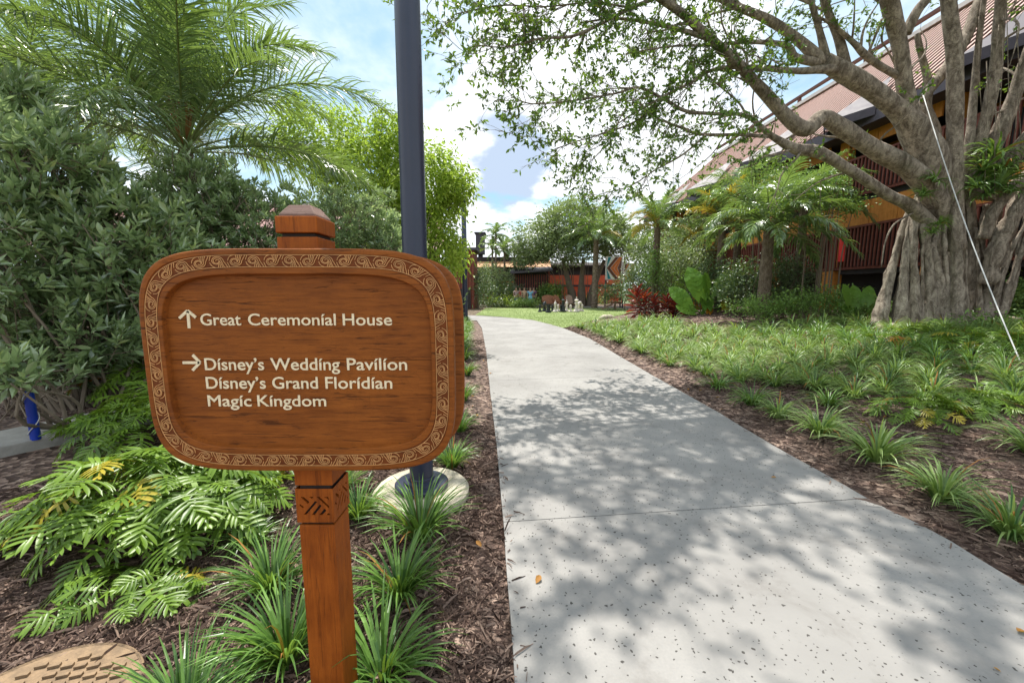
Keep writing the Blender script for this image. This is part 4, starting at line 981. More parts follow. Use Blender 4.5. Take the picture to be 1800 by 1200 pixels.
# core trunk and fluted roots
core = MB(); r_ = spline([(*loc(at(1668, 566, 9.9)), 1.45), (*loc(at(1668, 500, 9.9)), 1.10), (*loc(at(1668, 400, 9.9)), .95), (*loc(at(1668, 330, 9.9)), .80), (*loc(at(1670, 250, 9.9)), .45)], 26)
core.tube(r_[:, :3], r_[:, 3] * .40, 40, lump=.22, flute=.10, nf=13, fr=1.4); core.obj('trunk', m_bark, fig, smooth=True)
roots = [
 [(1545, 572, 9.2, 34), (1556, 520, 9.3, 27), (1574, 450, 9.4, 22), (1592, 390, 9.5, 22), (1622, 335, 9.6, 26)],
 [(1578, 574, 9.1, 40), (1588, 500, 9.15, 27), (1596, 430, 9.2, 24), (1610, 370, 9.35, 25), (1640, 320, 9.5, 30)],
 [(1606, 576, 9.0, 40), (1608, 500, 9.05, 24), (1606, 430, 9.1, 22), (1612, 380, 9.2, 24), (1650, 335, 9.4, 24)],
 [(1632, 577, 8.95, 44), (1634, 500, 9.0, 30), (1630, 440, 9.05, 32), (1622, 395, 9.1, 20), (1636, 360, 9.3, 18)],
 [(1655, 578, 8.9, 40), (1652, 500, 8.95, 26), (1640, 440, 9.0, 22), (1650, 400, 9.1, 16), (1660, 360, 9.2, 16)],
 [(1688, 580, 8.75, 58), (1682, 540, 8.8, 40), (1682, 470, 8.85, 33), (1680, 400, 8.9, 32), (1676, 330, 9.0, 26), (1668, 290, 9.1, 24)],
 [(1662, 578, 8.85, 30), (1664, 500, 8.9, 16), (1660, 430, 8.95, 14), (1662, 380, 9.1, 12)],
 [(1712, 572, 9.3, 40), (1710, 500, 9.35, 34), (1712, 430, 9.4, 30), (1706, 370, 9.45, 26), (1700, 330, 9.5, 26)],
 [(1735, 570, 9.2, 46), (1733, 520, 9.25, 34), (1728, 450, 9.3, 18), (1726, 395, 9.3, 16), (1735, 360, 9.3, 18)],
 [(1752, 566, 9.1, 42), (1752, 520, 9.15, 30), (1765, 460, 9.2, 18), (1785, 400, 9.25, 14), (1800, 350, 9.3, 14)],
 [(1748, 560, 9.2, 16), (1760, 490, 9.2, 12), (1776, 430, 9.2, 11), (1770, 380, 9.2, 10), (1790, 330, 9.2, 12)],
 [(1742, 555, 9.25, 14), (1752, 470, 9.2, 10), (1748, 420, 9.2, 10), (1760, 370, 9.2, 12)],
 [(1745, 545, 9.15, 12), (1770, 470, 9.1, 9), (1782, 430, 9.1, 8), (1768, 400, 9.1, 8), (1774, 350, 9.2, 9)],
 [(1738, 430, 9.2, 8), (1752, 400, 9.1, 8), (1770, 380, 9.1, 8), (1800, 360, 9.1, 12)],
 [(1590, 560, 9.15, 14), (1584, 480, 9.2, 8), (1592, 420, 9.2, 7), (1600, 380, 9.3, 7)],
 [(1620, 568, 9.0, 14), (1621, 500, 8.98, 9), (1622, 440, 9.0, 8), (1632, 390, 9.1, 8)],
 [(1645, 572, 8.9, 16), (1648, 520, 8.9, 9), (1645, 480, 8.95, 8), (1634, 430, 9, 7)],
 [(1700, 560, 9.0, 18), (1697, 500, 9.0, 10), (1698, 440, 9.0, 9), (1692, 380, 9.1, 9)],
 [(1722, 575, 9.05, 24), (1722, 520, 9.15, 12), (1720, 460, 9.2, 10), (1716, 400, 9.3, 9)],
]
roots += [
 [(1735, 500, 9.0, 46), (1752, 440, 8.95, 46), (1778, 385, 8.9, 50), (1815, 330, 8.8, 56), (1870, 270, 8.7, 60)],
 [(1758, 556, 9.0, 22), (1775, 500, 9.0, 18), (1796, 440, 8.95, 18), (1812, 390, 8.9, 18), (1840, 340, 8.85, 20)],
 [(1765, 552, 9.05, 14), (1788, 480, 9.0, 12), (1790, 430, 9.0, 12), (1806, 370, 8.95, 14)],
 [(1760, 470, 8.95, 12), (1772, 440, 8.9, 12), (1768, 415, 8.9, 11), (1786, 385, 8.85, 13), (1800, 350, 8.85, 14)],
 [(1748, 520, 9.0, 16), (1768, 465, 8.95, 14), (1784, 425, 8.9, 14), (1802, 395, 8.9, 14), (1822, 345, 8.9, 16)]]
for r0 in roots: limb([(x, y, Y, w * (.70 + .25 * ss((y - 470) / 100))) for x, y, Y, w in r0], 'root', 16, .34, flute=.13, fr=4.2, n=32)
for x0, x1 in ((1540, 1505), (1560, 1520), (1620, 1600), (1660, 1640), (1700, 1725), (1760, 1800)):       # root toes running out into the bed
    a, c = at(x0 + 14, 562, 9.1), None; g0 = G(a.x, 9.1); d = random.uniform(.4, .8); g1 = G(a.x + (x1 - x0) / 60, 9.1 - d); mb = MB(); mb.tube([loc(g0 + Vector((0, .1, .12))), loc((g0 + g1) / 2 + Vector((0, 0, .05))), loc(g1 + Vector((0, 0, -.03)))], [.09, .06, .02], 8, lump=.2, fr=4); mb.obj('root', m_bark, fig, smooth=True)
LQ = []       # limbs that carry leaves: (rows, weight)
def LL(pts, wgt=1.0, **k): Q = limb(pts, **k); LQ.append((Q, wgt)); return Q
limb([(1682, 440, 9.0, 34), (1679, 340, 8.95, 33), (1678, 260, 8.9, 33), (1678, 100, 8.8, 35), (1670, 30, 8.75, 34), (1655, -120, 8.7, 34), (1640, -420, 8.6, 26)], sides=16)
limb([(1645, 350, 9.3, 62), (1635, 290, 9.1, 74), (1612, 235, 9.0, 66), (1580, 195, 8.9, 46), (1535, 160, 8.8, 42), (1490, 132, 8.7, 42), (1450, 108, 8.6, 38)], sides=18, lump=.12)
LL([(1490, 135, 8.7, 26), (1475, 70, 8.6, 20), (1455, 20, 8.5, 18), (1435, -50, 8.3, 16), (1400, -200, 7.8, 10)], .8)
LL([(1452, 105, 8.6, 22), (1442, 60, 8.5, 15), (1425, 0, 8.3, 13), (1400, -90, 8.0, 9)], .8)
LL([(1470, 122, 8.6, 24), (1447, 122, 8.5, 20), (1400, 125, 8.3, 14), (1330, 119, 8.0, 12), (1260, 121, 7.7, 8), (1215, 145, 7.4, 6), (1169, 168, 7.2, 5), (1100, 208, 6.9, 3), (1060, 238, 6.7, 2)])
LL([(1450, 112, 8.6, 22), (1400, 102, 8.5, 17), (1382, 80, 8.3, 13), (1317, 74, 8.0, 9), (1250, 80, 7.6, 6), (1180, 82, 7.2, 4), (1100, 95, 6.9, 3)])
LL([(1446, 110, 8.6, 30), (1400, 68, 8.5, 22), (1350, 35, 8.3, 20), (1300, 14, 8.1, 18), (1270, 0, 8.0, 15), (1200, -40, 7.6, 11), (1100, -70, 7.0, 7)])
LL([(1660, 380, 9.2, 54), (1632, 330, 9.05, 50), (1590, 292, 8.9, 44), (1530, 258, 8.7, 38), (1475, 222, 8.5, 36), (1445, 206, 8.4, 32), (1420, 226, 8.3, 34), (1393, 215, 8.2, 30), (1339, 158, 8.0, 24), (1290, 105, 7.7, 22), (1252, 72, 7.5, 20), (1200, 25, 7.2, 19), (1156, -5, 6.9, 16), (1090, -50, 6.4, 12), (1000, -120, 5.8, 8)], .7, sides=14)
LL([(1245, 68, 7.5, 12), (1197, 53, 7.3, 11), (1140, 40, 7.1, 8), (1083, 33, 6.8, 5), (1020, 40, 6.6, 3)])
LL([(1150, -2, 6.9, 9), (1110, 14, 6.7, 8), (1070, 35, 6.5, 7), (1010, 63, 6.3, 6), (950, 68, 6.1, 5), (893, 83, 5.9, 3), (840, 80, 5.7, 2)], 1.7)
LL([(1110, 14, 6.7, 5), (1040, 5, 6.4, 4), (960, 12, 6.2, 3), (880, 10, 6.0, 3), (800, 25, 5.8, 2)], 2.0)
LL([(1640, 400, 9.2, 36), (1600, 362, 9.0, 28), (1560, 342, 8.9, 24), (1500, 303, 8.7, 22), (1440, 268, 8.5, 26), (1400, 262, 8.4, 22), (1356, 239, 8.2, 13), (1312, 204, 8.0, 9), (1252, 200, 7.7, 7), (1204, 195, 7.5, 7), (1165, 173, 7.3, 6), (1122, 154, 7.1, 5), (1080, 165, 6.9, 4), (1000, 178, 6.6, 3), (930, 182, 6.4, 2.5), (890, 158, 6.2, 2), (883, 125, 6.1, 1.5)], 1.2, sides=12, lump=.14)
LL([(1312, 204, 8.0, 6), (1296, 178, 7.9, 4), (1240, 130, 7.6, 3), (1222, 100, 7.4, 2)], .7)
LL([(1350, 240, 8.2, 8), (1300, 237, 8.0, 7), (1230, 236, 7.7, 6), (1190, 222, 7.5, 4), (1150, 205, 7.3, 3), (1120, 180, 7.2, 2)])
LL([(1240, 238, 7.7, 5), (1200, 272, 7.5, 4), (1150, 300, 7.3, 3), (1110, 326, 7.1, 2), (1060, 340, 7.0, 1.5)])
LL([(1172, 170, 7.3, 5), (1120, 212, 7.1, 4), (1060, 235, 6.9, 3), (1010, 250, 6.8, 2), (975, 262, 6.7, 1.5)])
LL([(1100, 190, 7.0, 3), (1060, 260, 6.9, 2), (1020, 300, 6.8, 1.5)], .8)
LL([(1600, 215, 8.95, 44), (1590, 150, 8.8, 34), (1585, 100, 8.7, 34), (1575, 50, 8.6, 36), (1560, -10, 8.4, 38), (1530, -120, 8.0, 26)], .3, sides=14)
LL([(1582, 135, 8.8, 18), (1550, 118, 8.7, 16), (1522, 98, 8.6, 16), (1500, 75, 8.5, 12), (1471, 50, 8.4, 9), (1440, 30, 8.2, 5)], .4)
limb([(1526, 95, 8.6, 7), (1540, 60, 8.5, 6), (1550, 34, 8.5, 6)], sides=7); limb([(1574, 115, 8.8, 6), (1560, 88, 8.7, 4), (1550, 70, 8.6, 5), (1556, 34, 8.6, 4)], sides=6)
LL([(1592, 60, 8.7, 26), (1612, 20, 8.6, 24), (1640, -20, 8.5, 22), (1690, -140, 8.3, 16)], .4)
limb([(1630, 300, 9.3, 60), (1632, 240, 9.3, 50), (1625, 190, 9.3, 30), (1632, 150, 9.3, 20), (1618, 90, 9.2, 14), (1612, 60, 9.2, 12)], sides=12)
limb([(1622, 180, 9.1, 14), (1640, 150, 9.1, 26), (1668, 115, 9.2, 30), (1700, 60, 9.3, 30), (1730, -20, 9.4, 30), (1770, -150, 9.5, 22)], sides=12)
LL([(1700, 340, 9.2, 34), (1712, 280, 9.1, 30), (1735, 200, 9.0, 26), (1750, 120, 8.9, 26), (1756, 40, 8.8, 26), (1765, -60, 8.6, 24), (1780, -200, 8.0, 18)], .3, lump=.2)
LL([(1712, 350, 9.1, 34), (1740, 270, 9.0, 36), (1775, 190, 8.9, 34), (1800, 120, 8.8, 30), (1830, 20, 8.6, 26), (1870, -120, 8.0, 18)], .3, lump=.2)
LL([(1735, 350, 9.0, 40), (1770, 290, 8.9, 42), (1810, 240, 8.7, 38), (1870, 170, 8.4, 30), (1980, 60, 7.8, 18)], .5)
limb([(1728, 420, 9.0, 26), (1745, 375, 8.95, 26), (1780, 330, 8.9, 30), (1830, 290, 8.8, 30), (1900, 240, 8.6, 26)])
limb([(1690, 330, 9.0, 20), (1705, 240, 9.1, 20), (1712, 160, 9.2, 16), (1722, 60, 9.2, 14), (1735, -40, 9.2, 12)])
for q in range(9):       # thin hanging aerial roots
    x = random.choice((1705, 1730, 1752, 1770, 1790, 1718, 1600, 1640, 1690)) + random.uniform(-6, 6); y0 = random.uniform(-20, 200)
    limb([(x, y0, 8.6, 2.2), (x + random.uniform(-8, 8), y0 + 110, 8.6, 2), (x + random.uniform(-14, 14), y0 + random.uniform(180, 260), 8.7, 1.2)], 'aerial_root', 5, .05)
limb([(1610, 372, 9.0, 5), (1580, 388, 8.9, 4), (1566, 402, 8.9, 4), (1555, 430, 8.9, 3), (1549, 470, 8.9, 2)], 'aerial_root', 6)
# limbs of the same crown above the frame, over the path (world metres); they cast the dappled shade
def wl(pts, wgt=1.0):
    Q = spline([(*loc(p[:3]), p[3]) for p in pts], len(pts) * 6); mb = MB(); mb.tube(Q[:, :3], Q[:, 3], 8, lump=.08); mb.obj('limb', m_bark, fig, smooth=True); LQ.append((Q, wgt)); return Q
p0 = at(1090, -50, 6.4)
wl([(p0.x, p0.y, p0.z, .05), (1.2, 6.2, 7.4, .045), (.5, 5.4, 7.7, .035), (-.4, 4.6, 7.6, .02)], 3.0)
p0 = at(1400, -200, 7.8); wl([(p0.x, p0.y, p0.z, .06), (3.4, 6.9, 8.4, .055), (2.3, 5.9, 8.5, .04), (1.2, 4.8, 8.4, .02)], 3.4)
p0 = at(1530, -120, 8.0); wl([(p0.x, p0.y, p0.z, .09), (4.2, 6.6, 8.5, .07), (3.4, 5.6, 8.8, .05), (2.6, 4.4, 8.8, .03)], 3.0)
p0 = at(1100, -70, 7.0); wl([(p0.x, p0.y, p0.z, .05), (1.6, 6.4, 7.7, .045), (.4, 6.3, 8.0, .03), (-.8, 6.0, 7.9, .015)], 2.4)
p0 = at(1870, -120, 8.0); wl([(p0.x, p0.y, p0.z, .09), (7.4, 6.2, 8.4, .07), (5.8, 5.2, 8.7, .05), (4.4, 4.4, 8.5, .03)], 2.4)
for pts_, wg in ((((4.5, 8.6, 8.5, .10), (3.6, 8.0, 9.6, .08), (2.4, 7.4, 10.2, .05), (.9, 6.9, 10.4, .02)), 3.2), (((5.0, 8.4, 9.0, .10), (4.6, 7.2, 10.2, .07), (4.0, 6.0, 10.8, .05), (3.2, 5.0, 11.0, .02)), 3.2),
        (((3.6, 8.0, 9.6, .06), (2.6, 8.6, 10.8, .05), (1.3, 8.6, 11.4, .03), (.2, 8.2, 11.4, .02)), 3.0), (((6.0, 8.2, 9.0, .10), (6.4, 7.0, 10.0, .07), (6.2, 5.8, 10.6, .05), (5.6, 4.8, 10.6, .02)), 2.4), (((4.6, 7.2, 10.2, .05), (3.2, 6.6, 11.2, .04), (1.8, 6.0, 11.6, .02)), 3.0)):
    wl(pts_, wg * 1.6)
# leafy twigs
rt = np.random.default_rng(21); br = MB()
for Q, wgt in list(LQ):       # second order branches: a web of fine pale wood
    X = Q[:, :3]; cum = np.concatenate([[0], np.cumsum(np.linalg.norm(np.diff(X, axis=0), axis=1))])
    for _ in range(int(cum[-1] * 1.5) + 1):
        s = cum[-1] * rt.uniform(.22, .95); i = min(np.searchsorted(cum, s), len(X) - 1); r0_ = Q[i, 3] * .45
        if Q[i, 3] > .10 and rt.random() < .5: continue
        d0 = nrm(X[i] - X[max(0, i - 1)]); d = nrm(d0 * .8 + rt.normal(0, .6, 3) + (0, 0, .1)); ln = rt.uniform(.7, 1.7); pts = [X[i]]
        for _k in range(4): d = nrm(d + rt.normal(0, .28, 3)); pts.append(pts[-1] + d * ln / 4)
        q = spline([(*p, max(.004, min(r0_, .028) * (1 - .8 * k / 4))) for k, p in enumerate(pts)], 12); br.tube(q[:, :3], q[:, 3], 6, lump=.08); LQ.append((q, .30 * min(wgt, 2.0)))
br.obj('branches', m_bark, fig, kind='stuff')
tw = MB(); P, D, T = [], [], []
for Q, wgt in LQ:
    X = Q[:, :3]; seg = np.linalg.norm(np.diff(X, axis=0), axis=1); cum = np.concatenate([[0], np.cumsum(seg)]); Ltot = cum[-1]
    thin = np.interp(np.linspace(0, Ltot, 60), cum, Q[:, 3]); s0 = np.linspace(0, Ltot, 60)[np.argmax(thin < .075)] if (thin < .075).any() else Ltot * .8
    nt = int((Ltot - s0) * 8.0 * wgt) + 2
    for _ in range(nt):
        s = s0 + (Ltot - s0) * rt.random() ** .75; i = min(np.searchsorted(cum, s), len(X) - 1); p = X[i]; d0 = nrm(X[i] - X[max(0, i - 1)])
        d = nrm(d0 * .9 + rt.normal(0, .75, 3) + (0, 0, -.05)); ln = rt.uniform(.25, .85); m1 = p + d * ln * .5; d2 = nrm(d + rt.normal(0, .3, 3) + (0, 0, -.12)); e = m1 + d2 * ln * .5
        tw.tube(spline([p, m1, e], 5), np.linspace(min(.008, Q[i, 3] * .6), .0018, 5), 4, cap=False)
        for _k in range(rt.integers(3, 7)):
            f = rt.uniform(.3, 1.0); b0 = p + (m1 - p) * f * 2 if f < .5 else m1 + (e - m1) * (f - .5) * 2; sd_ = nrm(d2 + rt.normal(0, .8, 3)); l2 = rt.uniform(.05, .20); tip = b0 + sd_ * l2
            tw.tube([b0, tip], [.0022, .0014], 3, cap=False); k = rt.integers(3, 8)
            for q in range(k):
                P.append(tip - sd_ * .02 * q); D.append(nrm(sd_ * .6 + rt.normal(0, .6, 3) + (0, 0, -.15))); T.append(np.clip(rt.normal(.42, .25), 0, .93) if rt.random() > .02 else 1.0)
P, D, T = np.array(P), np.array(D), np.array(T); Ls = rt.uniform(.055, .095, len(P)); Ws = Ls * rt.uniform(.42, .56, len(P))
mask = leaf_parts_world(fig, P, np.array(TB), D, Ls * 1.05, Ws, m_figleaf, 280)
mb = MB(); scatter(mb, P[mask], D[mask], Ls[mask], Ws[mask], jit=.8, tint=T[mask]); mb.obj('foliage', m_figleaf, fig, kind='stuff'); tw.obj('twigs', m_twig, fig, kind='stuff')
print('FIG LEAVES', len(P))
# rope stay from the limb to the ground
a = at(1622, 165, 9.0); q_ = at(1803, 625, 5.4); e = q_ + (q_ - a) * .30; t = thing('stay_cable', 'thin pale cable stretched from a fig limb down to the bed', 'cable', a)
Q = [a + (e - a) * f + Vector((0, 0, -.28 * math.sin(math.pi * f))) for f in np.linspace(0, 1, 20)]
mb = MB(); mb.tube([q - a for q in Q], .009, 6); mb.obj('cable', m_rope, t, smooth=True); mb = MB(); mb.tube([Q[-1] - a + Vector((0, 0, .25)), Q[-1] - a + Vector((0, 0, -.2))], .02, 6); mb.obj('ground_anchor', m_twig, t)
# ferns perched in the fork of the fig: clumps of arching strap leaves
perch = [tuft_mesh(60 + i, 46, .62, .045, m_cover, 1.25, curl=1.5, name='perched_fern') for i in range(2)]
for q, (x, y, s) in enumerate(((1745, 275, 1.2), (1725, 300, 1.0), (1755, 325, 1.1), (1738, 345, .9), (1765, 300, .9), (1640, 320, .75), (1618, 345, .6), (1650, 395, .55), (1640, 410, .5), (1720, 330, 1.0), (1770, 340, .7))):
    p = at(x, y, 8.72); o = inst('perched_fern', perch[q % 2], None, loc=p, rot=(random.uniform(.2, .7), random.uniform(-.3, .3), q * 1.3), scale=s)
    tag(o, ['large green fern clump perched in the fork of the fig trunk', 'small green fern tuft growing low among the fig roots'][s < .8], 'fern', ['ferns perched in the fork of the fig', 'small fern tufts among the fig roots'][s < .8])

# ================================================================ PLANTS: placing
# glossy shrub mass beside the sign
def wp(px, py, Y): return tuple(at(px, py, Y))
g = 'glossy grey green shrubs behind the sign'
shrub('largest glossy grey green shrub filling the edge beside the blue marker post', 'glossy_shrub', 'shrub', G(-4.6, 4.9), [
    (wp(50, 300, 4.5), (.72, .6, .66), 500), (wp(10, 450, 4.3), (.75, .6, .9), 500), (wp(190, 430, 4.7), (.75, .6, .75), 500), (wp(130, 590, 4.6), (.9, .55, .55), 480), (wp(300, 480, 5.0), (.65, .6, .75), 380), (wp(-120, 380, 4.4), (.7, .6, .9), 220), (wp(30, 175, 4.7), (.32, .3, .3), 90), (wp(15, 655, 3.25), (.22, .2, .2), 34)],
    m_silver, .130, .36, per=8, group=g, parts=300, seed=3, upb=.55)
shrub('rounded glossy shrub just behind the sign post cap', 'glossy_shrub', 'shrub', G(-3.1, 6.1), [
    (wp(350, 350, 5.6), (.55, .5, .62), 420), (wp(440, 400, 5.8), (.8, .6, .7), 520), (wp(300, 480, 5.7), (.6, .5, .8), 320), (wp(430, 560, 5.6), (1.0, .6, .8), 260)],
    m_silver, .10, .38, per=9, group=g, parts=60, seed=5)
shrub('farther glossy shrub between the sign and the dark blue lamp post', 'glossy_shrub', 'shrub', G(-2.2, 7.0), [
    (wp(600, 390, 6.6), (.85, .6, .62), 460), (wp(690, 440, 6.8), (.55, .5, .55), 300), (wp(600, 520, 6.6), (1.2, .6, .8), 240)],
    m_silver, .10, .38, per=9, group=g, seed=6)
# dark undergrowth behind the concrete strip
def leafmass(name, label, cat, base, blobs, mat, leaf, wid, group=None, seed=0, tmpl=LEAF, jit=.6, upn=(0, 0, 1), droop=0, extra_stem=True, stemmat=None):
    t = thing(name, label, cat, base, 0, group); mb = MB(); B = np.array(tuple(base)); st_ = MB()
    for q, (c, rad, n, per, sp) in enumerate(blobs):
        P, D, T = clusters(n, np.array(c) - B, rad, per, sp, seed + q); D = nrm(D + (0, 0, -droop)); Ls = leaf * rng.uniform(.7, 1.2, len(P)); scatter(mb, P, D, Ls, Ls * wid, jit=jit, tmpl=tmpl, tint=T)
        for k in range(4):
            e = np.array(c) - B + rng.normal(0, .5, 3) * np.array(rad); st_.tube(spline([(e[0] * .5, e[1] * .5, 0), e * .55 + (0, 0, .1), e], 7), np.linspace(.03, .008, 7), 5)
    mb.obj('foliage', mat, t, kind='stuff'); st_.obj('stem', stemmat or m_twig, t, kind='stuff'); return t
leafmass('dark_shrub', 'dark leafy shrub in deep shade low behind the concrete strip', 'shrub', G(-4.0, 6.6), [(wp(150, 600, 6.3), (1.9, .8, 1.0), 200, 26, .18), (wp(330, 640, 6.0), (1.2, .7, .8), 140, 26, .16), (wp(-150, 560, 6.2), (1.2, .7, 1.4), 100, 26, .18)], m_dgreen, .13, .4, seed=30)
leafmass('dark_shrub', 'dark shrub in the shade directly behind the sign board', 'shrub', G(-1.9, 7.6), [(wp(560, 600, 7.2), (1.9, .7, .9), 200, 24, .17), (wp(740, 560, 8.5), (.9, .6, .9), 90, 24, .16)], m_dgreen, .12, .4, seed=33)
# tall palm
bp = G(at(330, 300, 6.3).x, 6.3)
pm = [frond_mesh('f', 3.3, a, dr, n=84, w=.024, ll=.72, seed=40 + i, plum=.45, sag=.32, rr=.020, base=.20) for i, (a, dr) in enumerate(((1.46, 1.2), (1.32, 1.5), (1.16, 1.6), (1.0, 1.6), (.84, 1.5), (.66, 1.35), (.48, 1.2), (.30, 1.0)))]
palm('tall feathery palm with orange brown frond bases rising over the glossy shrubs', bp, at(335, 262, 6.3).z - bp.z, .11, 36, 2.9, meshes=pm, shaft=1.15, seed=4)
# a second crown farther back fills the corner
bp = G(at(60, 300, 9).x, 9.0)
palm('dark feathery palm whose trunk is hidden by the largest shrub', bp, at(60, 260, 9).z - bp.z, .12, 18, 2.6, meshes=pm, shaft=.8, seed=8)
# lime green tree
bp = G(at(700, 500, 10.5).x, 10.5)
t = leafmass('lime_green_tree', 'bright lime green weeping tree behind the dark blue lamp post', 'tree', bp, [
    (wp(740, 330, 10.5), (1.15, .9, 1.0), 200, 28, .15), (wp(760, 430, 10.3), (.9, .8, .9), 160, 28, .15), (wp(640, 300, 10.8), (1.3, .9, .9), 190, 28, .16), (wp(560, 250, 11.0), (1.4, .9, .9), 160, 28, .17), (wp(800, 330, 10.3), (.55, .5, .45), 60, 22, .12), (wp(660, 430, 10.8), (1.4, .9, .9), 220, 28, .16), (wp(690, 230, 10.8), (.7, .6, .45), 60, 24, .13)],
    m_lime, .135, .42, seed=50, droop=.75, stemmat=m_bark)
mb = MB(); Q = spline([(0, 0, -.1), (.1, 0, 1.0), (-.1, 0, 2.2), (.2, 0, 3.3)], 14); mb.tube(Q, np.linspace(.12, .05, 14), 10, lump=.1); mb.obj('trunk', m_bark, t, smooth=True)
# palms across the bed
g = 'feathery palms grouped in the far part of the bed'
mA = [frond_mesh('f', 2.3, a, dr, n=40, w=.042, ll=.52, seed=70 + i, plum=.3, sag=.5, rr=.02) for i, (a, dr) in enumerate(((1.35, 1.2), (1.1, 1.5), (.8, 1.6), (.5, 1.5), (.15, 1.2)))]
def pl(px, base_py, Y, top_py, r, nf, label, sc_=1.0, mats=mA, yellow=.06, shaft=.5, grp=g, seed=1):
    b_ = G(at(px, base_py, Y).x, Y); t = palm(label, b_, at(px, top_py, Y).z - b_.z, r, nf, 2.3, meshes=mats, shaft=shaft, seed=seed, yellow=yellow, group=grp)
    for c in t.children:
        if c.name.startswith('frond') and not c.name.startswith('frond_base'): c.scale = [q * sc_ for q in c.scale]
    return t
pl(1342, 528, 12.6, 405, .19, 30, 'largest feathery palm with a stout ringed trunk and sweeping silvery fronds', 1.05, seed=11)
pl(1262, 525, 17.0, 392, .17, 24, 'yellow tinged palm just behind the broad leaved taro', .95, seed=12, yellow=.3)
pl(1150, 528, 18.5, 400, .17, 22, 'palm with vine covered trunk behind the red cordylines', .95, seed=13, yellow=.15)
pl(1045, 536, 33, 418, .26, 24, 'palm with speckled trunk standing at the lawn edge before the round headed tree', 1.35, seed=14)
pl(1290, 520, 17.5, 350, .16, 20, 'dark palm behind the largest palm close to the lodge roof', 1.05, seed=16)
pl(1400, 520, 14.5, 360, .16, 20, 'palm with drooping fronds in front of the lodge balconies', .95, seed=17)
mS = [frond_mesh('f', 1.9, a, dr, n=18, w=.09, ll=.55, seed=90 + i, plum=.2, sag=.5, rr=.03) for i, (a, dr) in enumerate(((1.2, 1.4), (.7, 1.6), (.2, 1.2)))]
for px, top, base, Y, lb_ in ((872, 412, 528, 40, 'tallest slender palm over the orange roof band'), (866, 436, 528, 41, 'shorter slender palm leaning beside the tallest one'), (887, 440, 530, 38, 'slender palm standing between the thin palms and the slatted shelter'), (904, 446, 528, 39, 'thin palm nearest the slatted shelter')):
    pl(px, base, Y, top, .11, 12, lb_, 1.0, mS, 0, None, 'slender palms before the far buildings', int(px))
# round headed tree
TY = 37.0; bp = G(at(1024, 535, TY).x, TY)
def rb(px, py, dy, a, b_, c, n, per, sp): return (wp(px, py, TY + dy), (a * 1.28, b_ * 1.28, c * 1.28), n, per, sp * 1.2)
t = leafmass('round_headed_tree', 'broad round headed grey green tree with dark forked trunk at the end of the lawn', 'tree', bp, [
    rb(1000, 398, 0, 2.3, 2.0, 1.6, 190, 38, .30), rb(945, 420, -.5, 1.5, 1.5, 1.2, 100, 34, .28), rb(1060, 410, -.5, 2.0, 1.6, 1.4, 130, 34, .28), rb(985, 440, -1, 2.0, 1.6, .9, 90, 32, .28), rb(920, 450, 0, .9, .9, .7, 44, 28, .22), rb(1090, 435, 0, 1.5, 1.2, 1.0, 70, 32, .28)],
    m_far, .28, .55, seed=80)
for dx_, top in ((-.9, (-1.9, 0, 4.4)), (-.1, (0, 0, 4.4)), (.75, (1.9, 0, 4.2))):
    mb = MB(); Q = spline([(dx_, 0, -.2), (dx_ * 1.1, 0, 1.1), (dx_ * 1.5, 0, 2.2), top], 12); mb.tube(Q, np.linspace(.50, .15, 12), 10, lump=.15); mb.obj('trunk', m_twig, t, smooth=True)
# shrub masses at the back of the beds
def mass(px, py, Y, rx, rz, n, mat, leaf, label, name='background_shrub', wid=.5, seed=0, ry=None, tmpl=LEAF):
    p = at(px, py, Y); return leafmass(name, label, 'shrub', G(p.x, Y), [((p.x, p.y, p.z), (rx, ry or rx * .6, rz), n, 26, leaf * 1.6)], mat, leaf, wid, seed=seed, tmpl=tmpl)
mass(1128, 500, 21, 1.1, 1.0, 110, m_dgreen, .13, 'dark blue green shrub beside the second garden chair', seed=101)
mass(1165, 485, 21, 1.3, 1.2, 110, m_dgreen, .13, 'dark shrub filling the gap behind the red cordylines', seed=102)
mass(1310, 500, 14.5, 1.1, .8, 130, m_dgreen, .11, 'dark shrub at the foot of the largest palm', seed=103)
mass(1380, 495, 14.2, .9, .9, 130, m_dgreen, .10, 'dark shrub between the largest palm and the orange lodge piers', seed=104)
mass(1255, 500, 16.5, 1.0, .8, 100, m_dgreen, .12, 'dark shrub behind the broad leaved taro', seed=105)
mass(1440, 530, 11.8, 1.3, .32, 150, m_cover, .075, 'low green shrub in front of the lodge piers', seed=106)
mass(1340, 540, 12.2, 1.0, .22, 90, m_cover, .075, 'low green ground shrub around the base of the largest palm', seed=107)
mass(1520, 545, 11.2, .8, .25, 90, m_cover, .07, 'low leafy shrub beside the roots of the fig', seed=108)
mass(1800, 520, 10.5, 1.0, .40, 170, m_cover, .09, 'bright leafy shrub beyond the fig roots at the edge of view', seed=109, ry=.8)
mass(1790, 575, 8.2, 1.1, .16, 90, m_cover, .08, 'low leafy patch in front of the fig beside the cable', seed=110)
mass(1440, 330, 13.2, .9, .45, 70, m_cover, .10, 'leafy creeper hanging on the lodge balcony beneath the eave', name='creeper', seed=111)
mass(1350, 330, 15.5, .9, .6, 60, m_cover, .11, 'leafy creeper climbing above the largest palm', name='creeper', seed=112)
mass(1475, 360, 12.9, .7, .3, 50, m_cover, .09, 'creeper trailing below the upper lodge balcony', name='creeper', seed=113)
mass(1165, 440, 27, 2.2, 1.6, 150, m_far, .22, 'tall green tree mass behind the vine covered palm', name='background_tree', seed=140)
mass(1215, 430, 24, 1.8, 1.5, 130, m_far, .2, 'dark tree mass before the far gable of the lodge', name='background_tree', seed=141)
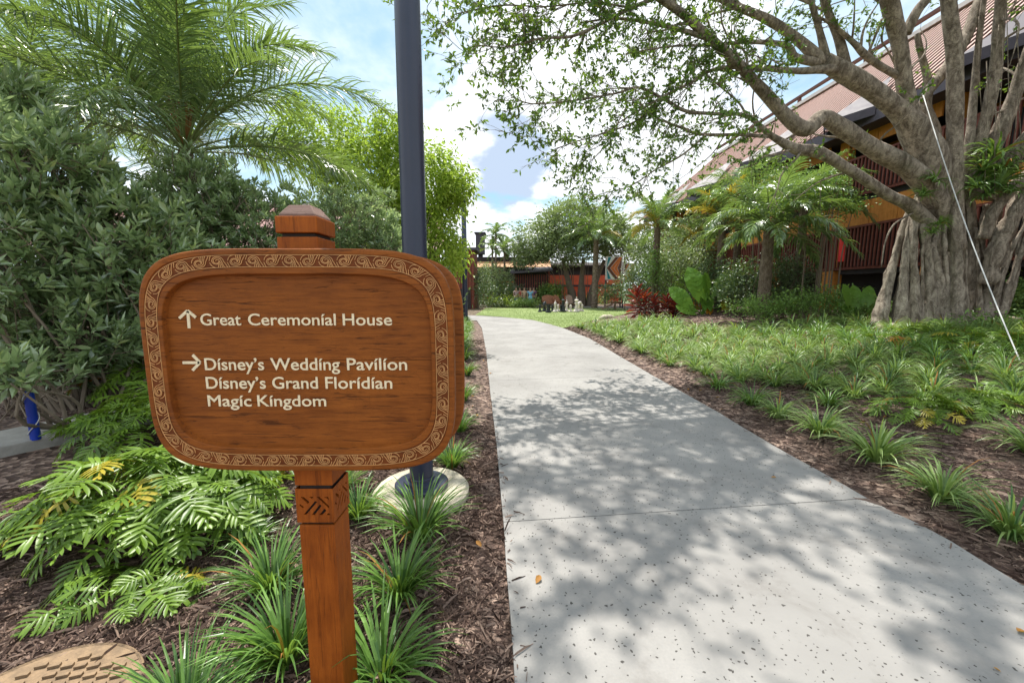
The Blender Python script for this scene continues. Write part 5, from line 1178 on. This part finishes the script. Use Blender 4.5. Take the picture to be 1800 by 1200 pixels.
mass(958, 520, 37.5, 1.0, .55, 70, m_lime, .16, 'clipped lime shrub beside the far shelter', seed=114); mass(940, 500, 38, .9, .6, 50, m_lime, .16, 'yellow green shrub behind the standing people', seed=115)
mass(968, 514, 36.5, 1.2, .75, 90, m_cover, .16, 'round green shrub before the bright red wall', seed=116)
mass(880, 515, 36, 2.2, .8, 130, m_dgreen, .18, 'dark green thicket under the slender palms', seed=117); mass(868, 492, 37, 1.6, 1.3, 110, m_far, .2, 'loose green bush under the slender palms', seed=118)
mass(885, 530, 35, 1.4, .35, 60, m_lime, .15, 'low lime shrub beside the promenade', seed=119); mass(845, 532, 34.5, 2.6, .3, 90, m_dgreen, .14, 'low dark hedge along the promenade', name='hedge', seed=120)
mass(1040, 528, 38, 1.6, .5, 60, m_cover, .13, 'leafy shrub behind the white chess pieces', seed=121); mass(1140, 520, 25, 1.2, .6, 90, m_dgreen, .14, 'dark green shrub behind the second garden chair', seed=122)
mass(840, 500, 31.5, 1.0, 1.0, 60, m_dgreen, .16, 'dark shrub against the red boarded building', seed=123)
for k_, (px, w) in enumerate(((905, .8), (917, .8), (929, .8), (941, .8))):
    mass(px, 534, 33.6, .42, .28, 26, m_lirv, .13, 'pale variegated hedge plant in the row before the people', name='hedge_plant', seed=130 + k_)['group'] = 'variegated hedge plants before the people'
mass(1150, 475, 18.3, .38, 1.0, 46, m_cover, .11, 'vine wrapped round the trunk of the palm behind the cordylines', name='vine', seed=150)
mass(1185, 470, 20.0, 1.2, 1.0, 90, m_far, .15, 'leafy green shrub between the vine covered palm and the taro', seed=151)
mass(1085, 512, 29.5, 1.3, .55, 70, m_dgreen, .15, 'dark shrub low in front of the painted screens', seed=152)
mass(1210, 505, 19.0, .8, .7, 60, m_cover, .13, 'green shrub rising behind the shorter cordyline', seed=153)
# taro and cordylines, every large leaf a part
def taro(label, px, py, Y, leaves, sc_=1.0):
    b_ = G(at(px, py, Y).x, Y); t = thing('taro_plant', label, 'plant', b_)
    n_ = 14; V, Fk = [], []
    for i in range(n_ + 1):
        y = i / n_; w = .33 * (math.sin(min(1, (y * .92 + .10)) * math.pi) ** .62) * (1.0 if y > .2 else .72 + y * 1.4)
        for j in range(-3, 4):
            x = w * j / 3; back = -.22 * (abs(j) / 3) * (1 if i == 0 else max(0, 1 - y * 4)); V.append((x, y + back, .10 * (abs(x) ** 1.2) + .02 * math.sin(y * 22 + abs(x) * 9) * (abs(j) / 3) - .18 * y * y))
    nx = 7; i, j = np.meshgrid(np.arange(n_), np.arange(nx - 1), indexing='ij'); mb = MB(); mb.add(V, np.stack([i * nx + j, i * nx + j + 1, (i + 1) * nx + j + 1, (i + 1) * nx + j], -1).reshape(-1, 4), .6)
    for s in (-1, 1):
        for k in range(5): mb.tube([(0, .12 + k * .16, -.18 * (.12 + k * .16) ** 2 + .01), (s * .17, .25 + k * .16, .025 - .1 * (.25 + .16 * k) ** 2), (s * .3, .34 + k * .14, .03 - .15 * (.34 + .14 * k) ** 2)], [.008, .005, .002], 4, 1.0)
    me_ = mb.mesh('leaf', m_taro, True)
    for dx_, z, s, yaw, pitch, roll, mt in leaves:
        tip = Vector((dx_, -.25 * abs(dx_) - .1, z)) * sc_; st_ = MB(); st_.tube(spline([(0, 0, 0), (dx_ * .25 * sc_, 0, z * .6 * sc_), tip], 10), np.linspace(.028, .012, 10), 7, .8); o = st_.obj('stalk', m_taro, t, smooth=True)
        o = inst('leaf', me_, t, loc=tip, rot=(pitch, roll, yaw), scale=s * sc_)
        if mt: o.material_slots[0].link = 'OBJECT'; o.material_slots[0].material = mt; o['label'] = 'yellowing leaf'
    return t
taro('broad leaved green taro with one yellow leaf beside the red cordylines', 1236, 545, 15.6, [(-.22, .75, 1.25, .1, 1.35, -.25, None), (-.72, .45, .95, .3, 1.2, -.7, None), (.42, .80, 1.15, -.4, 1.2, .55, m_cover), (.62, .35, .75, -.3, 1.0, 1.1, m_phily), (-.45, .15, .7, .6, .8, -1.0, None), (.15, .1, .5, -.2, .9, .3, m_philo), (.1, .3, .9, 0, 1.0, .1, None), (.05, .9, .8, .5, 1.5, .1, None)], 1.0)
taro('dark green taro with upright leaves between the lodge piers and the fig', 1500, 535, 11.0, [(-.35, .75, .9, .3, 1.5, -.2, None), (.02, .65, .95, -.1, 1.45, 0, None), (.38, .75, .85, -.3, 1.4, .25, None), (.55, .30, .7, -.4, 1.1, .8, None), (-.1, .3, .7, .5, .9, -.4, None)], .62)
cl = MB(); cl.add(LEAF8[0] * (1, 1, 1), LEAF8[1], .5); cm = []
for tt in (.2, .45, .75, 1.0):
    q = MB(); V = LEAF8[0].copy(); V[:, 2] -= .35 * V[:, 1] ** 2.2; q.add(V, LEAF8[1], tt); cm.append(q.mesh('leaf', m_cord, True))
for px, py, Y, h, label, sd_ in ((1133, 555, 17.5, 1.55, 'taller fiery red and purple cordyline at the corner of the lawn', 1), (1182, 552, 17.0, 1.25, 'shorter dark red cordyline next to the taro', 2)):
    b_ = G(at(px, py, Y).x, Y); t = thing('cordyline', label, 'plant', b_, 0, 'red cordylines'); r = random.Random(sd_)
    for s_ in range(4):
        sx, sy, sh = r.uniform(-.42, .42), r.uniform(-.25, .25), h * r.uniform(.45, .85); mb = MB(); mb.tube([(sx * .3, sy * .3, -.1), (sx, sy, sh)], [.03, .018], 6); mb.obj('stem', m_twig, t)
        for i in range(34):
            f = i / 33; el = .0 + 1.4 * f; a = i * 2.4; o = inst('leaf', cm[3 if (f > .55 and r.random() < .5) or r.random() < .08 else min(2, int(f * 2.2 + r.random() * 1.2))], t, loc=(sx, sy, sh * (.12 + .9 * f)), scale=(r.uniform(.07, .09), r.uniform(.42, .60) * (1 if f < .8 else .7), .5))
            o.rotation_euler = (el, 0, a)
# split leaf philodendrons
lm = [lobed_leaf(200 + i) for i in range(5)]
def xanadu(label, c, rx, ry, n, h, s=1.0, yel=.12, seed=1, group=None, rust=.03, face=-1.9):
    t = thing('philodendron', label, 'plant', c, 0, group); r = random.Random(seed)
    for i in range(n):
        f = math.sqrt((i + .5) / n); a = i * 2.399 + r.uniform(-.2, .2); x, y = rx * f * math.cos(a), ry * f * math.sin(a); z = h * (1 - .62 * f ** 2.2) * r.uniform(.8, 1.15) + terrain(c[0] + x, c[1] + y) - c[2]
        out = math.atan2(y, x) if f > .35 else r.uniform(-3.1, 3.1); out = out + r.uniform(-.6, .6); 
        o = inst('leaf', r.choice(lm), t, loc=(x, y, z), rot=(r.uniform(-.45, .55) - .45 * f, r.uniform(-.5, .5), out - math.pi / 2), scale=s * r.uniform(.75, 1.2))
        e = r.random(); outer_leaf = f > .6
        if e < rust * (1 if outer_leaf else .3): mt, lb_ = m_philo, 'rust coloured leaf'
        elif e < (yel if outer_leaf else yel * .3): mt, lb_ = m_phily, 'yellowing leaf'
        else: continue
        o.material_slots[0].link = 'OBJECT'; o.material_slots[0].material = mt; o['label'] = lb_
    return t
gp = 'split leaf philodendrons left of the sign post'.replace('left of', 'beside')
xanadu('wide split leaf philodendron spreading over the mulch beside the sign post', ground(275, 930), .62, .40, 165, .44, .76, .16, 1, gp)
xanadu('split leaf philodendron with yellow leaf tips reaching under the sign board', ground(355, 880) + Vector((0, .05, 0)), .42, .36, 75, .32, .76, .25, 2, gp, .12)
xanadu('dark split leaf philodendron behind the spreading one near the concrete strip', ground(240, 800) + Vector((0, .35, 0)), .75, .55, 160, .46, .78, .01, 3, gp, .0)
xanadu('small philodendron leaves creeping toward the manhole cover', ground(225, 1050), .32, .14, 30, .10, .52, .2, 4, gp, .0)
xanadu('philodendron in shade behind the sign board and lamp footing', ground(430, 830) + Vector((0, .5, 0)), .6, .5, 110, .34, .58, .04, 5, gp, .02)
xanadu('dark drooping philodendron beside the blue marker post', G(-4.7, 5.0), .9, .4, 110, .62, .9, .02, 6, gp, .01)
gq = 'yellow green philodendrons among the liriope'
xanadu('yellow green philodendron in the middle of the liriope bed', ground(1610, 740), .38, .26, 50, .28, .58, .22, 11, gq, .05)
xanadu('low philodendron with orange leaf tips beside the yellow green one', ground(1720, 725), .38, .24, 44, .24, .58, .25, 12, gq, .10)
xanadu('green philodendron patch in front of the fig roots', ground(1620, 600), .85, .4, 46, .28, .9, .10, 13, gq, .03)
xanadu('philodendron patch near the cable below the fig', ground(1720, 612), .75, .4, 40, .28, .9, .15, 14, gq, .05)
# liriope clumps
TM = [tuft_mesh(300 + i, 150, .40, .0118, m_lir, .50, curl=.95) for i in range(5)]; TV = [tuft_mesh(320 + i, 125, .38, .0125, m_lirv, .72, curl=1.2) for i in range(5)]; TR = [tuft_mesh(340 + i, 110, .37, .012, m_lir, .85, curl=1.2) for i in range(4)]; TF = [tuft_mesh(360 + i, 54, .42, .020, m_lirv, .9, curl=1.3) for i in range(4)]
def tuft(px, py, me_, s, label, group=None, z=0):
    p = ground(px, py); o = inst('liriope_clump', me_, None, loc=(p.x, p.y, p.z - .01 + z), rot=(0, 0, random.random() * 6), scale=s); return tag(o, label, 'grass clump', group)
for i, (px, py, s, lb_) in enumerate(((478, 1045, .92, 'upper of two green liriope clumps on the board side of the post'), (505, 1165, .98, 'lower green liriope clump touching the post near the picture edge'), (330, 1290, .9, 'few long liriope blades rising beside the manhole cover'), (740, 950, 1.12, 'green liriope clump in front of the lamp footing'), (703, 1055, .95, 'middle green liriope clump between post and path'), (672, 1195, 1.0, 'nearest green liriope clump beside the post base'),
        (630, 915, .85, 'light green liriope clump just behind the post'), (795, 825, .85, 'green liriope clump below the board corner beside the lamp footing'), (600, 870, .8, 'liriope clump half hidden behind the carved part of the post'), (808, 760, .85, 'liriope clump beside the board edge next to the path'), (816, 705, .85, 'liriope clump next to the path level with the second text line'), (822, 660, .85, 'liriope clump by the path beyond the board'), (440, 960, .7, 'small yellowing liriope clump by the philodendron tips'))):
    tuft(px, py, (TM + TR)[i % 7] if i != 6 else TM[1], s, lb_)
for k_, Y in enumerate(np.arange(8.2, 20, .42)):
    x = interp(PL, Y) - .55; 
    for dx_ in (0, -.55): o = inst('liriope_clump', TR[k_ % 4], None, loc=(x + dx_ + random.uniform(-.08, .08), Y, terrain(x, Y)), rot=(0, 0, k_), scale=random.uniform(.85, 1.15)); tag(o, 'dark liriope clump in the row along the far stretch of the path', 'grass clump', 'liriope row along the path behind the sign')
near = [(1775, 945, .78, 'nearest variegated liriope clump at the picture edge by the path'), (1655, 880, .82, 'second nearest liriope clump beside the path'), (1540, 812, 1.0, 'large liriope clump in front of the yellow green philodendron'), (1440, 765, .92, 'variegated liriope clump standing alone at the bed front'), (1368, 735, .72, 'small liriope clump low beside the path edge'), (1322, 712, .85, 'liriope clump touching the small low one'), (1262, 683, .85, 'liriope clump where the path starts to widen'), (1455, 715, .8, 'liriope clump behind the lone variegated one'), (1345, 668, .95, 'broad liriope clump with dark shadow in the second row'), (1500, 700, .9, 'liriope clump in front of the dense bed'), (1222, 650, .85, 'liriope clump with pale stripes near the path'), (1820, 800, 1.0, 'liriope clump cut by the picture edge')]
pos = []
for i, (px, py, s, lb_) in enumerate(near):
    o = tuft(px, py, (TV + TR)[i % 9], s * 1.38, lb_); pos.append((o.location.x, o.location.y))
rr_ = random.Random(5); cand = []
while len(cand) < 90000 and len(pos) < 300:
    Y = rr_.uniform(4.2, 15.5); X = rr_.uniform(1, 11.5); cand.append(0); s_ = X - interp(BED, Y)
    if s_ < .55 + (0.25 if Y < 7 else 0): continue
    px, py, dep = proj([(X, Y, terrain(X, Y) + .2)]); px, py = float(px[0]), float(py[0])
    if px > 1850 or (math.hypot(X - TB.x, (Y - TB.y)) < 1.7): continue
    if Y > 11 and s_ > 3.5: continue
    if py > 640 and px > 1200 + (py - 640) * 2.2 and py > 650 + max(0, (px - 1300)) * .10: continue     # bare mulch at the front of the bed
    sp = .385 if Y < 9 else .46
    if any((X - a) ** 2 + (Y - c) ** 2 < sp ** 2 for a, c in pos): continue
    pos.append((X, Y)); dark = mnoise.noise(Vector((X * .35, Y * .35, 5))) > .22 and Y < 10
    zone = 0 if Y < 7 else (1 if Y < 10 else 2); me_ = (TR if dark else TV)[rr_.randrange(4)] if Y < 10 else TF[rr_.randrange(4)]
    o = inst('liriope_clump', me_, None, loc=(X, Y, terrain(X, Y) - .01), rot=(0, 0, rr_.random() * 6), scale=rr_.uniform(.95, 1.35) * (1.0 if Y < 10 else 1.15))
    mark = 'along the curving edge of the path' if s_ < 1.25 else ('before the cordylines' if px < 1200 else 'before the broad leaved taro' if px < 1290 else 'before the largest palm' if px < 1400 else 'before the low shrubs and lodge piers' if px < 1530 else 'before the fig roots' if px < 1690 else 'near the stay cable')
    lb_ = ['nearer green and cream liriope clump ', 'middle row liriope clump ', 'farther pale liriope clump '][zone] + mark
    tag(o, lb_, 'grass clump', lb_.replace('clump', 'clumps'))
print('TUFTS', len(pos))

# fallen leaves
q = MB(); q.add(LEAF8[0] + np.array([(0, 0, .25 * abs(v[0]) + .15 * v[1] ** 2) for v in LEAF8[0]]), LEAF8[1], .6); dl = q.mesh('fallen_leaf', m_dry, True)
for px, py, s, lb_ in ((942, 1025, .052, 'curled brown fallen leaf lying on the slab near the path edge'), (1355, 838, .035, 'small orange fallen leaf on the middle slab'), (860, 657, .05, 'tiny fallen leaf where the path meets the left bed'), (1805, 1110, .05, 'fallen leaf at the corner of the nearest slab'), (1760, 1180, .02, 'tiny dark fallen leaf near the lower corner of the path')):
    p = flat(px, py, .004); o = inst('fallen_leaf', dl, None, loc=p, rot=(.1, .2, px), scale=(s * .6, s, s)); tag(o, lb_.replace('left bed', 'narrow bed'), 'leaf')
for i in range(46):
    Y = random.uniform(1.9, 9); sd_ = random.random() < .5; X = interp(PL, Y) - random.uniform(.05, 2.2) if sd_ else interp(PRt, Y) + random.uniform(.05, 1.6); o = inst('fallen_leaf', dl, None, loc=(X, Y, bumpy(X, Y) + .02), rot=(random.uniform(-.4, .4), random.uniform(-.4, .4), i), scale=(.028, .05, .05)); tag(o, ['brown leaf scattered on the mulch near the sign', 'brown leaf scattered on the mulch beyond the path'][not sd_], 'leaf', ['dry leaves on the mulch near the sign', 'dry leaves on the mulch beyond the path'][not sd_])
# flat rock
p = ground(1068, 560); mb = MB(); V = []; mb.tube([(-.45, 0, 0), (-.2, .02, .05), (.15, 0, .06), (.5, .03, 0)], [.05, .16, .17, .04], 10, lump=.25, fr=3); o = mb.obj('rock', m_foot, None, smooth=True, loc=(p.x, p.y, p.z)); tag(o, 'low pale rock where the lawn meets the bed', 'rock')

# ---------------------------------------------------------------- garden chess set
m_blk = M_plain('black_plastic', (.02, .022, .026), .35); m_wht = M_plain('white_plastic', (.68, .60, .56), .45)
def chess(px, py, kind, mat, col, k):
    p = flat(px, py, 0); s = 1.0; t = None
    P_ = {'pawn': [(.001, 0), (.15, 0), (.15, .05), (.08, .10), (.05, .28), (.09, .31), (.05, .33), (.085, .40), (.06, .47), (.001, .49)],
          'rook': [(.001, 0), (.20, 0), (.20, .07), (.13, .12), (.11, .36), (.16, .40), (.16, .50), (.10, .50), (.10, .46), (.001, .46)],
          'bishop': [(.001, 0), (.18, 0), (.18, .06), (.09, .12), (.06, .40), (.11, .44), (.06, .47), (.10, .56), (.05, .68), (.02, .70), (.001, .73)],
          'king': [(.001, 0), (.22, 0), (.22, .08), (.13, .14), (.08, .52), (.15, .58), (.08, .62), (.14, .80), (.10, .84), (.001, .86)],
          'knight': [(.001, 0), (.20, 0), (.20, .07), (.12, .12), (.10, .22), (.001, .24)]}[kind]
    label = {'pawn': 'pawn', 'rook': 'rook', 'bishop': 'bishop', 'king': 'king', 'knight': 'knight'}[kind]
    t = thing('chess_piece', f'{col} garden chess {label} {k}', 'chess piece', p, random.random(), 'giant garden chess pieces on the lawn')
    mb = MB(); mb.lathe(P_, sides=18); mb.obj('body', mat, t, smooth=False)
    if kind == 'knight': mb = MB(); mb.tube([(0, 0, .2), (-.05, 0, .42), (-.01, 0, .58), (.09, 0, .62), (.20, 0, .50)], [.10, .11, .11, .08, .05], 10); mb.tube([(-.02, 0, .62), (-.03, 0, .72)], [.035, .01], 6); mb.obj('horse_head', mat, t, smooth=True)
    if kind == 'king': mb = MB(); mb.box((0, 0, .94), (.035, .035, .18)); mb.box((0, 0, .95), (.12, .03, .035)); mb.obj('crown_cross', mat, t)
    if kind == 'rook':
        for a in range(6): mb = MB(); mb.box((.13 * math.cos(a * 1.047), .13 * math.sin(a * 1.047), .535), (.06, .06, .065), rz=a * 1.047); mb.obj('battlement', mat, t)
    if kind == 'bishop': mb = MB(); mb.lathe([(.001, .71), (.03, .735), (.03, .755), (.001, .78)], sides=10); mb.obj('finial', mat, t)
for a in ((949, 548, 'pawn', m_blk, 'black', 'standing apart at the end of the group'), (957, 547, 'knight', m_blk, 'black', 'next to the lone pawn'), (964, 549, 'rook', m_blk, 'black', 'in front of the bench'), (971, 547, 'pawn', m_blk, 'black', 'beside the rook'), (976, 548, 'bishop', m_wht, 'white', 'touching the black pieces'), (981, 547, 'pawn', m_wht, 'white', 'beside the white bishop'), (986, 548, 'pawn', m_blk, 'black', 'surrounded by white pieces'), (990, 548, 'king', m_blk, 'black', 'taller than the pawns near it'), (996, 547, 'bishop', m_wht, 'white', 'beside the black king'), (1003, 548, 'pawn', m_wht, 'white', 'in the gap before the big knight'), (1013, 548, 'king', m_wht, 'white', 'largest of the set'), (1018, 547, 'knight', m_wht, 'white', 'behind the white king'), (1023, 547, 'pawn', m_wht, 'white', 'at the far end of the group')): chess(*a)
# adirondack chairs and bench
m_ch = M_plain('chair_wood', (.30, .12, .06), .6, .25, 12); m_ch2 = M_plain('weathered_chair_wood', (.36, .24, .18), .7, .2, 12)
def chair(px, py, rz, label, mat=None, width=1.0):
    mat = mat or m_ch; p = flat(px, py, 0); t = thing('garden_chair', label, 'chair', p, rz, 'slatted wooden garden seats round the lawn'); t.scale = (1.02,) * 3; w = .62 * width
    def bxp(nm, c, d, rx=0): mb = MB(); mb.box(c, d, rx=rx); mb.obj(nm, mat, t)
    for s in (-1, 1):
        bxp('front_leg', (s * w / 2, -.38, .27), (.04, .10, .54)); bxp('rear_leg', (s * w / 2 * .95, .22, .18), (.03, .85, .10), rx=-.42); bxp('arm', (s * w / 2 * 1.08, -.06, .56), (.13, .78, .03))
    for k_ in range(6): bxp('seat_slat', (0, -.38 + k_ * .10, .36 - k_ * .022), (w, .085, .02), rx=-.2)
    n = int(7 * width)
    for k_ in range(n): f = (k_ - (n - 1) / 2) / (n / 2); h_ = .86 - .16 * f * f; bxp('back_slat', (f * w / 2 * .92, .28 + .0 * k_ + .2, .26 + h_ / 2 * .9), (w / n * .82, .02, h_), rx=-.42)
    bxp('back_rail', (0, .52, .70), (w, .03, .06), rx=-.42)
chair(984, 541, .5, 'slatted wooden garden chair turned toward the chess pieces'); chair(1004, 541, .2, 'wooden garden chair behind the white chess king', m_ch2); chair(1072, 543, 1.45, 'second weathered garden chair seen side on under the dark shrub', m_ch2)
chair(968, 541, .3, 'low slatted wooden bench behind the black chess rook', None, 1.9)

# ---------------------------------------------------------------- people standing beyond the hedge
m_skin = M_plain('skin', (.42, .25, .17), .5, .05); m_hair = M_plain('hair', (.05, .03, .02), .6)
def person(px, Y, label, top, bottom, face, arm=.15, hs=1.0, hairm=None, skirt=False):
    x = at(px, 520, Y).x; t = thing('person', label, 'person', (x, Y, -.02), face, 'people standing beyond the hedge')
    def skin(nm, J, E, rad, mat):
        me_ = bpy.data.meshes.new(nm); me_.from_pydata([tuple(Vector(j) * hs) for j in J], E, []); o = inst(nm, me_, t); md = o.modifiers.new('skin', 'SKIN'); me_.skin_vertices[0].data[0].use_root = True
        for v, r in zip(me_.skin_vertices[0].data, rad): v.radius = (r * hs, r * .8 * hs) if not hasattr(r, '__len__') else (r[0] * hs, r[1] * hs)
        s = o.modifiers.new('sub', 'SUBSURF'); s.levels = s.render_levels = 1; me_.materials.append(mat); return o
    J = [(0, 0, .92), (0, 0, 1.12), (0, 0, 1.36), (0, 0, 1.46), (0, -.01, 1.56), (0, -.01, 1.68), (.18, 0, 1.38), (.24, -.02, 1.12), (.22, -arm, .92), (.21, -arm - .03, .82), (-.18, 0, 1.38), (-.24, -.02, 1.12), (-.22, -arm, .92), (-.21, -arm - .03, .82), (.09, 0, .86), (.10, -.02, .48), (.10, .02, .08), (.11, -.12, .04), (-.09, 0, .86), (-.10, -.02, .48), (-.10, .02, .08), (-.11, -.12, .04)]
    E = [(0, 1), (1, 2), (2, 3), (3, 4), (4, 5), (2, 6), (6, 7), (7, 8), (8, 9), (2, 10), (10, 11), (11, 12), (12, 13), (0, 14), (14, 15), (15, 16), (16, 17), (0, 18), (18, 19), (19, 20), (20, 21)]
    skin('body', J, E, [.13, .12, .13, .055, .085, .085, .055, .042, .033, .03, .055, .042, .033, .03, .085, .06, .042, .035, .085, .06, .042, .035], m_skin)
    skin('shirt', [(0, 0, .95), (0, 0, 1.15), (0, 0, 1.38), (.19, 0, 1.38), (.24, -.01, 1.2), (-.19, 0, 1.38), (-.24, -.01, 1.2)], [(0, 1), (1, 2), (2, 3), (3, 4), (2, 5), (5, 6)], [.165, .15, .155, .075, .065, .075, .065], top)
    if skirt: mb = MB(); mb.lathe([(.15, 1.0), (.2, .8), (.27, .45), (.25, .45), (.13, .98)], sides=16); mb.obj('skirt', bottom, t, smooth=True)
    else: skin('trousers', [(0, 0, .94), (.09, 0, .84), (.10, -.02, .52), (-.09, 0, .84), (-.10, -.02, .52)], [(0, 1), (1, 2), (0, 3), (3, 4)], [.15, .10, .085, .10, .085], bottom)
    skin('hair', [(0, .02, 1.62), (0, .01, 1.72), (0, .04, 1.55)], [(0, 1), (0, 2)], [.105, .075, .06], hairm or m_hair)
    f_ = MB(); f_.tube([(0, -.085, 1.63), (0, -.115, 1.60)], [.012, .016], 5); f_.obj('nose', m_skin, t)
def cloth(n, c): return M_plain(n, c, .8, .1, 8)
person(907, 34.5, 'person in a grey pink shirt and blue shorts at the end of the group', cloth('pink_grey_cloth', (.40, .28, .30)), cloth('blue_cloth', (.08, .12, .30)), .4)
person(914, 35.0, 'person in a red shirt standing between two others', cloth('red_cloth', (.55, .10, .07)), cloth('dark_cloth', (.05, .05, .07)), -.5)
person(921.5, 34.6, 'person in a tan top facing the lawn', cloth('tan_cloth', (.50, .36, .24)), cloth('grey_cloth', (.2, .2, .2)), .1)
person(932, 34.4, 'person in a light blue dress', cloth('light_blue_cloth', (.20, .48, .68)), cloth('light_blue_skirt', (.20, .48, .68)), .0, skirt=True)
person(938, 34.8, 'person in a dark purple shirt next to the blue dress', cloth('purple_cloth', (.13, .06, .14)), cloth('navy_cloth', (.03, .04, .09)), -.2)
